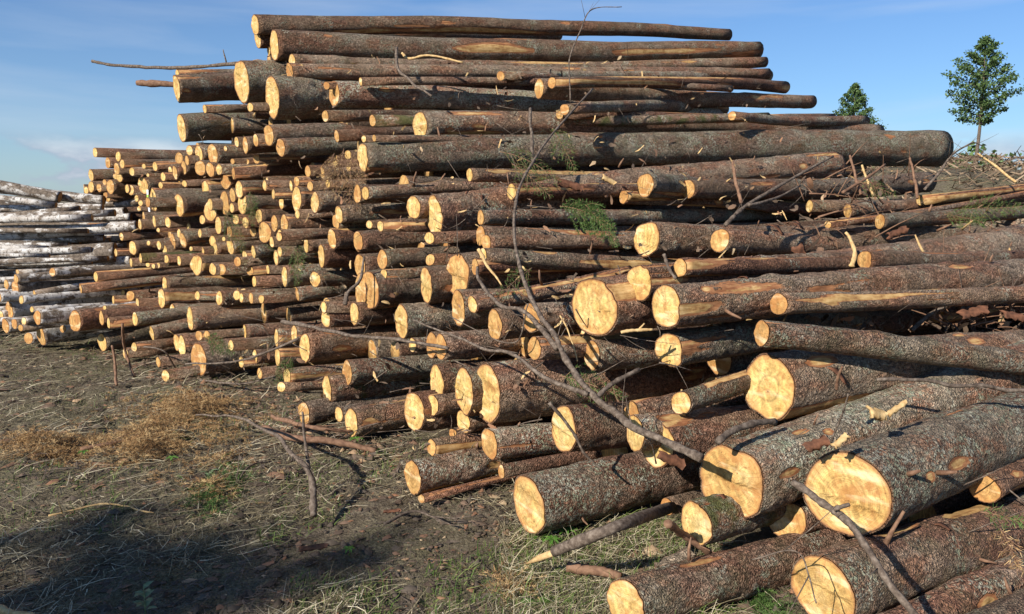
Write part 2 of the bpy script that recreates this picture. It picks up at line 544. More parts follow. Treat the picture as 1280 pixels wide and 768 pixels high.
def log_body(parent, L, R1, R2, n1, bark, face, detail, far_face=True, yaw=0):
    seedc[0] += 1
    sd = seedc[0]
    rs = np.random.RandomState(sd)
    na = (14, 26, 56)[detail]
    nl = (14, 44, 190)[detail]
    # rings denser at the near end
    u = np.linspace(0, 1, nl)
    s = (u ** (1.5 if detail == 2 else 1.25 if detail else 1)) * L
    th = np.linspace(0, 2 * math.pi, na, endpoint=False)
    lob = 0.06 + 0.06 * rs.rand()
    cs = cross_section(th, 1, sd, lob)
    S, T = np.meshgrid(s, th, indexing='ij')
    rad = (R1 + (R2 - R1) * (S / L)) * (1 + (cs - 1)[None, :] * np.exp(-S / (6 * R1)) + 0.35 * (cs - 1)[None, :])
    rad *= (1 / (1 + 0.35 * (cs - 1)))[None, :] ** 0  # keep lobes
    P = np.stack([S.ravel() / (R1 * 1.6), np.cos(T).ravel() * 1.3, np.sin(T).ravel() * 1.3], 1)
    nz = fbm(P + sd, 11, 2).reshape(S.shape)
    rad = rad * (1 + 0.035 * nz)
    if detail:
        Pf = np.stack([S.ravel() * 22, np.cos(T).ravel() * R1 * 32, np.sin(T).ravel() * R1 * 32], 1)
        rad = rad + (0.0045 if detail == 2 else 0.003) * np.clip(0.3 + S * 6, 0, 1) * fbm(Pf + sd, 21, 3).reshape(S.shape)
    # knots swell
    for _ in range(int(L * (1.6 if detail else 0))):
        ks, kt = rs.rand() * L, rs.rand() * 2 * math.pi
        d2 = ((S - ks) / 0.055) ** 2 + (np.angle(np.exp(1j * (T - kt))) * R1 / 0.035) ** 2
        rad = rad + 0.012 * np.exp(-d2)
    # peeled stretches
    lk = BARK_LOOK[bark]
    amt = lk[5]
    Pp = np.stack([S.ravel() * 0.9, np.cos(T).ravel() * 1.0 + 3, np.sin(T).ravel() * 1.0], 1)
    pl = 0.5 + 0.5 * fbm(Pp + sd * 1.7, 31, 3).reshape(S.shape)
    peel = np.clip((pl - (1.0 - amt * 1.15)) * 4 + 0.25, 0, 1)
    if bark in 'yr':
        # one long torn strip along the visible upper side
        tc_ = 1.2 + rs.rand() * 0.7
        s0, s1_ = rs.rand() * 0.4, 0.9 + rs.rand() * 1.8
        wv = np.abs(np.angle(np.exp(1j * (T - tc_)))) - 0.24 - 0.35 * fbm(np.stack([S.ravel() * 5, T.ravel(), T.ravel() * 0 + sd], 1), 5, 2).reshape(S.shape)
        m = np.clip(-wv * 4 + 0.3, 0, 1) * np.clip((S - s0) * 12, 0, 1) * np.clip((s1_ - S) * 6, 0, 1)
        peel = np.maximum(peel, m)
    if bark != 'b':
        for _ in range(int(L * (2.2 if detail == 2 else 1.4 if detail else 0))):
            ks, kt = rs.rand() * L, rs.uniform(-0.5, 3.6)
            ls_, lt_ = rs.uniform(0.02, 0.11), rs.uniform(0.012, 0.035)
            d2 = ((S - ks) / ls_) ** 2 + (np.angle(np.exp(1j * (T - kt))) * R1 / lt_) ** 2
            peel = np.maximum(peel, 1.15 * np.exp(-d2))
    rad = rad - 0.006 * np.clip((peel - 0.3) * 4, 0, 1) * min(1, R1 / 0.08)
    bx, bz = (rs.rand() - 0.5) * (0.15 if L < 4.9 else 0.24), (rs.rand() - 0.5) * (0.08 if L < 4.9 else 0.12)
    ph_ = rs.rand() * 6
    cy = bx * np.sin(S / L * math.pi) * min(1, L / 4)
    cz = bz * np.sin(S / L * math.pi) * min(1, L / 4) + 0.007 * (np.sin(S * 2.6 + ph_) - math.sin(ph_)) * min(1, R1 / 0.1)
    Y = np.cos(T) * rad
    Z = np.sin(T) * rad
    # oblique saw cut at the near end
    k = np.clip(1 - S / (3.0 * R1), 0, 1)
    X = S - (n1[1] * Y + n1[2] * Z) / n1[0] * k
    X = X + 0.0035 * min(1.0, R1 / 0.1) * fbm(np.stack([np.cos(T).ravel() * 4, np.sin(T).ravel() * 4 + sd, T.ravel() * 0], 1), 3, 2).reshape(S.shape) * k
    X = X + 0.0 * fbm(np.stack([T.ravel() * 5, S.ravel() * 0 + sd, S.ravel() * 0], 1), 3, 2).reshape(S.shape) * k
    V = np.stack([X, Y + cy, Z + cz], -1)
    # bark edge: fold inward at both ends
    bt = 0.055

    def fold(V0, y0, z0):
        c = np.array([V0[:, 0].mean(), y0, z0])
        return c + (V0 - c) * (1 - bt)
    near_in = fold(V[0], cy[0, 0], cz[0, 0]) + np.array([0.002, 0, 0])
    far_in = fold(V[-1], cy[-1, 0], cz[-1, 0])
    allv = np.concatenate([near_in[None], V, far_in[None]], 0)
    nr = nl + 2
    idx = np.arange(nr * na).reshape(nr, na)
    a = idx[:-1]
    b = idx[1:]
    faces = np.stack([a, np.roll(a, -1, 1), np.roll(b, -1, 1), b], -1).reshape(-1, 4)
    pa = np.concatenate([peel[:1] * 0, peel, peel[-1:] * 0], 0).ravel()
    rim = np.zeros((nr, na))
    rim[0] = 1
    rim[1] = 0.35
    rim[-1] = 1
    o = mesh_obj('bark', allv.reshape(-1, 3), faces, BIRCH if bark == 'b' else BARK, parent, True, {'peel': pa, 'rim': rim.ravel()})
    jit = rs.rand(4)
    o['red'] = max(0.0, lk[0] + 0.25 * (jit[0] - 0.5))
    o['grey'] = max(0.0, lk[1] + 0.3 * (jit[1] - 0.5))
    o['lichen'] = lk[2] + 0.5 * (jit[2] - 0.5)
    o['moss'] = lk[3]
    o['bare'] = lk[4]
    o['dark'] = (jit[3] - 0.42) * 0.7

    def disc(edge, sgn):
        nrad = (2, 4, 9)[detail]
        c = edge.mean(0)
        vs_ = [c[None]]
        ed = [[0.0]]
        for j in range(1, nrad + 1):
            q = j / nrad
            vs_.append(c + (edge - c) * q * 1.004)
            ed.append([q] * na)
        vs_ = np.concatenate(vs_, 0)
        ed = np.concatenate([np.array(e, float) for e in ed])
        dz = 0.004 * fbm(vs_ * np.array([0, 22, 22]) + sd, 41, 3) * (R1 / 0.12)
        # a step left by the hinge of the felling cut, on thick logs
        if R1 > 0.10 and rs.rand() < 0.5:
            hz_ = (rs.rand() - 0.5) * R1
            dz += 0.006 * np.tanh((vs_[:, 2] - hz_ - 0.1 * vs_[:, 1]) / 0.006)
        vs_[:, 0] += sgn * (0.004 + dz * (ed < 0.99))
        fs = []
        for i in range(na):
            fs.append([0, 1 + i, 1 + (i + 1) % na])
        for j in range(nrad - 1):
            for i in range(na):
                p0 = 1 + j * na + i
                p1 = 1 + j * na + (i + 1) % na
                fs.append([p0, p0 + na, p1 + na, p1])
        return vs_, fs, ed
    v_, f_, e_ = disc(near_in, -1)
    d = mesh_obj('sawn_end', v_, f_, WOOD, parent, detail > 0, {'edge': e_})
    d['tone'] = min(1.0, max(0.0, TONE[face] + 0.3 * (rs.rand() - 0.5)))
    if far_face:
        v_, f_, e_ = disc(far_in, 1)
        d2 = mesh_obj('sawn_end', v_, f_, WOOD, parent, True, {'edge': e_})
        d2['tone'] = 0.5
    return o, rs


def tube(pts, r0, r1, n=6, seed=0, rough=0.12, taper=1.0):
    pts = np.asarray(pts, float)
    m = len(pts)
    rs = np.random.RandomState(seed)
    V, Fc = [], []
    tang = np.gradient(pts, axis=0)
    tang /= np.linalg.norm(tang, axis=1)[:, None] + 1e-9
    ref = np.array([0.13, 0.2, 1.0])
    if abs(np.dot(tang[0], ref) / np.linalg.norm(ref)) > 0.9:
        ref = np.array([1.0, 0.1, 0.0])
    for i in range(m):
        a = np.cross(tang[i], ref)
        a /= np.linalg.norm(a) + 1e-9
        b = np.cross(tang[i], a)
        rr = (r0 + (r1 - r0) * (i / (m - 1)) ** taper) * (1 + 0.18 * (i % 7 == 3)) * (1 + rough * (rs.rand() - 0.5) * 2)
        for k in range(n):
            t = 2 * math.pi * k / n
            V.append(pts[i] + (a * math.cos(t) + b * math.sin(t)) * rr)
    for i in range(m - 1):
        for k in range(n):
            Fc.append([i * n + k, i * n + (k + 1) % n, (i + 1) * n + (k + 1) % n, (i + 1) * n + k])
    Fc.append([k for k in range(n)][::-1])
    Fc.append([(m - 1) * n + k for k in range(n)])
    return V, Fc


class MB:
    def __init__(s):
        s.v, s.f, s.t = [], [], []

    def add(s, v, f, tone=0.5):
        o = len(s.v)
        s.v.extend([tuple(p) for p in v])
        s.f.extend([[i + o for i in q] for q in f])
        s.t.extend([tone] * len(v))

    def build(s, name, mat, parent=None, smooth=True):
        return mesh_obj(name, np.array(s.v), s.f, mat, parent, smooth, {'tone': s.t})


def arrays_obj(name, V, Q, mat, tone, parent=None, smooth=False):
    """V (n,k,3) of k-vertex strips sharing face table Q"""
    n, k, _ = V.shape
    Q = np.asarray(Q)
    fc = (Q[None] + (np.arange(n) * k)[:, None, None]).reshape(-1, Q.shape[1])
    me = bpy.data.meshes.new(name)
    nv = n * k
    me.vertices.add(nv)
    me.vertices.foreach_set('co', V.reshape(-1).astype(np.float32))
    nf, c = fc.shape
    me.loops.add(nf * c)
    me.loops.foreach_set('vertex_index', fc.reshape(-1).astype(np.int32))
    me.polygons.add(nf)
    me.polygons.foreach_set('loop_start', (np.arange(nf) * c).astype(np.int32))
    me.update(calc_edges=True)
    if smooth:
        me.shade_smooth()
    a = me.attributes.new('tone', 'FLOAT', 'POINT')
    a.data.foreach_set('value', np.repeat(tone, k).astype(np.float32))
    me.materials.append(mat)
    o = bpy.data.objects.new(name, me)
    col.objects.link(o)
    if parent:
        o.parent = parent
    return o


LOGREC = []


def place_log(x, y, h, wd, x2, y2, bark, face, end=None, L=None, az=None, z=None, rev=False, field=None, hidden=False, stubs=None):
    fld = field or ZS
    zd = z or fld(x, y) * (1 + (random.Random(x * 7.1 + y * 3.3).uniform(-0.035, 0.045) if h < 26 and end is None else 0))
    P1 = at(x, y, zd)
    R1 = h * zd / F / 2 * 0.98
    if P1[2] < R1 * 0.97 and not hidden:   # lie on the ground, not in it
        r = ray(x, y)
        zd = EYE / (-r[2] + 0.5 * h / F)
        P1 = at(x, y, zd)
        R1 = h * zd / F / 2 * 0.98
    L = L or 5.0
    if end is not None:
        r2 = ray(x2, y2)
        # choose the farther point on the far end's sight line at distance L
        A = r2 @ r2
        B = 2 * r2 @ (CAM - P1)
        C = (CAM - P1) @ (CAM - P1) - L * L
        D = B * B - 4 * A * C
        t = (-B + math.sqrt(D)) / (2 * A) if D > 0 else -B / (2 * A)
        P2 = CAM + r2 * t
        R2 = max(0.03, end * t / F / 2)
    else:
        a = R(az if az is not None else (max(41, 42 + (x - 60) / 300 * 12) if x < 360 else 54 if x < 420 else 56 if x < 600 else 59))
        if rev:
            a = R(az if az else -98)
        lx, ly = x2 - x, y2 - y

        def cr(phi):
            d = np.array([math.sin(a) * math.cos(phi), math.cos(a) * math.cos(phi), math.sin(phi)])
            u, v, _ = proj(P1 + d * 0.6)
            return ((v - y) * abs(lx) - ly * abs(u - x)), d
        lo, hi = R(-30), R(30)
        # v decreases as phi rises
        for _ in range(40):
            mid = (lo + hi) / 2
            if cr(mid)[0] > 0:
                lo = mid
            else:
                hi = mid
        phi = max(R(-13), min(R(13), (lo + hi) / 2))
        d = cr(phi)[1]
        P2 = P1 + d * L
        R2 = R1 * rnd.uniform(0.86, 1.04)
        R2 = min(R2, 0.22)
        if P2[2] < R2 * 0.8:
            P2 = P1 + d * L
            P2[2] = R2 * 0.8
    ax = P2 - P1
    Ln = float(np.linalg.norm(ax))
    ax = ax / Ln
    tocam = CAM - P1
    tocam = tocam / np.linalg.norm(tocam)
    if rev:
        tocam = -ax
    # tilt the saw cut until the end looks as wide as measured
    best = -ax
    if wd and not rev:
        want = min(0.97, wd / h)
        e0 = abs(best @ tocam)
        err = 9
        for bl in np.linspace(-0.3, 0.6, 31):
            c = -ax * (1 - abs(bl)) + tocam * bl
            c /= np.linalg.norm(c)
            if c @ -ax < math.cos(R(24)):
                continue
            e = abs((c @ tocam) - want)
            if e < err:
                err, best = e, c
    else:
        c = -ax + 0.12 * tocam + np.array([rnd.uniform(-.09, .09) for _ in range(3)])
        best = c / np.linalg.norm(c)
    e = empty('birch_log' if bark == 'b' else 'spruce_log', P1)
    xa = Vector(ax)
    up = Vector((0, 0, 1))
    ya = up.cross(xa).normalized()
    za = xa.cross(ya)
    M = Matrix((xa, ya, za)).transposed()
    e.rotation_mode = 'QUATERNION'
    e.rotation_quaternion = M.to_quaternion()
    n1 = np.array(M.transposed() @ Vector(best))
    detail = 2 if h >= 42 else 1 if h >= 17 else 0
    if bark == 'b' and h > 9:
        detail = 1
    if hidden:
        detail = 0
    o, rs = log_body(e, Ln, R1, R2, n1, bark, face, detail, far_face=True)
    # broken branch stubs
    ns = stubs if stubs is not None else (int(Ln * 1.1) if detail == 2 else (rs.randint(0, 3) if detail == 1 else 0))
    if bark != 'b':
        for k in range(ns):
            sx = rs.rand() ** 1.3 * Ln * 0.75 + 0.12
            t = rs.uniform(-0.3, 3.6) if detail == 2 else rs.uniform(0.3, 2.6)
            rr = R1 + (R2 - R1) * sx / Ln
            d = np.array([rs.uniform(-.5, .3), -math.cos(t) if False else math.cos(t), math.sin(t)])
            d /= np.linalg.norm(d)
            b0 = np.array([sx, math.cos(t) * rr * 0.93, math.sin(t) * rr * 0.93])
            ln = rs.uniform(0.02, 0.075) + (0.08 * rs.rand() if rs.rand() < 0.25 else 0)
            q = rs.uniform(0.0035, 0.0075)
            V, Fc = tube([b0, b0 + d * ln * 0.5, b0 + d * ln + np.array([0.01, 0, 0])], q * 1.5, q * 0.75, 6, k, 0.2)
            mesh_obj('branch_stub', V, Fc, TWIG_RED if rs.rand() < 0.75 else SPLIT, e)
    if detail == 2 and bark in 'srym' and Ln > 1:
        for k in range(rs.randint(1, 4)):   # torn flaps of bark
            sx = rs.uniform(0.1, 1.6)
            t = rs.choice([rs.uniform(2.2, 4.4), rs.uniform(1.0, 2.2)])
            rr = R1 * 1.0
            n_ = 7
            wv = rs.uniform(0.01, 0.028)
            ln = rs.uniform(0.05, 0.16)
            V = []
            dirx = rs.uniform(-0.6, 0.6)
            for i in range(n_):
                q = i / (n_ - 1)
                tt = t + 0.25 * q
                off = rr * (1.0 + 0.10 * q * q) + ln * 0.25 * q
                c = np.array([sx + dirx * ln * q, math.cos(tt) * off, math.sin(tt) * off - ln * 0.45 * q * q])
                ww = wv * (1 - 0.7 * q) * (1 + 0.3 * rs.rand())
                for sg in (-1, 1):
                    for dz_ in (0, 1):
                        V.append(c + np.array([sg * ww, 0, 0]) + np.array([0, math.cos(tt), math.sin(tt)]) * 0.003 * dz_ + np.array([0, 0, 0.002 * rs.rand()]))
            Fc = []
            for i in range(n_ - 1):
                a_ = i * 4
                Fc += [[a_, a_ + 2, a_ + 6, a_ + 4], [a_ + 1, a_ + 5, a_ + 7, a_ + 3], [a_, a_ + 4, a_ + 5, a_ + 1], [a_ + 2, a_ + 3, a_ + 7, a_ + 6]]
            Fc += [[0, 1, 3, 2], [n_ * 4 - 4, n_ * 4 - 2, n_ * 4 - 1, n_ * 4 - 3]]
            mesh_obj('bark_flap', V, Fc, FLAP, e)
    LOGREC.append(dict(o=e, x=x, y=y, h=h, D=2 * R1, z=zd, bark=bark, face=face, P1=P1, P2=P2, hidden=hidden))
    return e


# measured distance of each log end where it differs from the smooth face of the pile
ZFIX = [0,0,0,0,0,0,0,0,0,0,0,6.741,0,0,0,6.681,0,0,0,6.895,0,0,0,0,0,5.863,0,0,0,0,5.465,0,0,4.833,4.262,3.542,3.716,3.66,0,3.638,0,3.128,0,0,0,0,0,0,0,0,0,0,3.126,3.116,0,0,0,0,0,0,0,0,0,0,0,0,0,0,0,0,0,0,0,0,0,0,4.278,4.168,4.38,0,0,0,0,0,0,0,0,4.229,0,0,0,0,0,0,0,5.71,0,0,5.06,0,5.447,0,0,0,0,0,4.471,4.422,0,0,5.18,3.694,0,5.242,0,5.376,6.171,0,5.766,5.608,0,6.721,4.855,4.092,3.819,3.181,0,0,0,9.392,9.551,0,0,0,0,0,0,10.465,0,0,0,0,0,0,0,0,0,0,0,0,0,0,0,0,0,0,0,0,7.635,0,0,0,0,0,7.73,7.801,0,7.762,7.634,0,0,0,0,0,0,0,0,0,0,0,7.288,6.989,7.014,7.117,7.286,6.95,0,0,0,0,6.519,6.159,0,0,0,0,0,6.689,5.882,7.418,0,7.118,0,0,6.87,0,0,0,7.028,5.799,0,0,0,0,0,0,0,0,0,7.176,0,0,0,0,0,0,7.224,0,0,0,0,0,5.333,7.779,7.663,0,7.007,0,7.016,0,0,6.826,6.776,6.658,6.671,6.961,0,0,0,0,0,0,0,0,0,0,6.118,5.964,0,0,0,0,0,0,0,0,0,0,0,0,0,0,0,0,7.989,0,0,7.303,0,7.241,0,0,0,0,0,0,0,0,0,0,7.126,7.211,0,7.837,0,0,0,0,0,6.704,6.111,6.417,0,0,0,0,0,0,0,0,0,0,0,0,0,0,0,0,0,0,0,0,0,0,0,0,0,0,0,0,0,0,0,0,0,0,0,0,0,0,0,0,0,0,0,0,0,0,0,0,0,0,0,7.543,0,7.538,0,7.623,6.777,7.059,0,7.382,6.815,6.997,7.216,0,6.931,6.826,0,0,7.44,6.839,7.599]
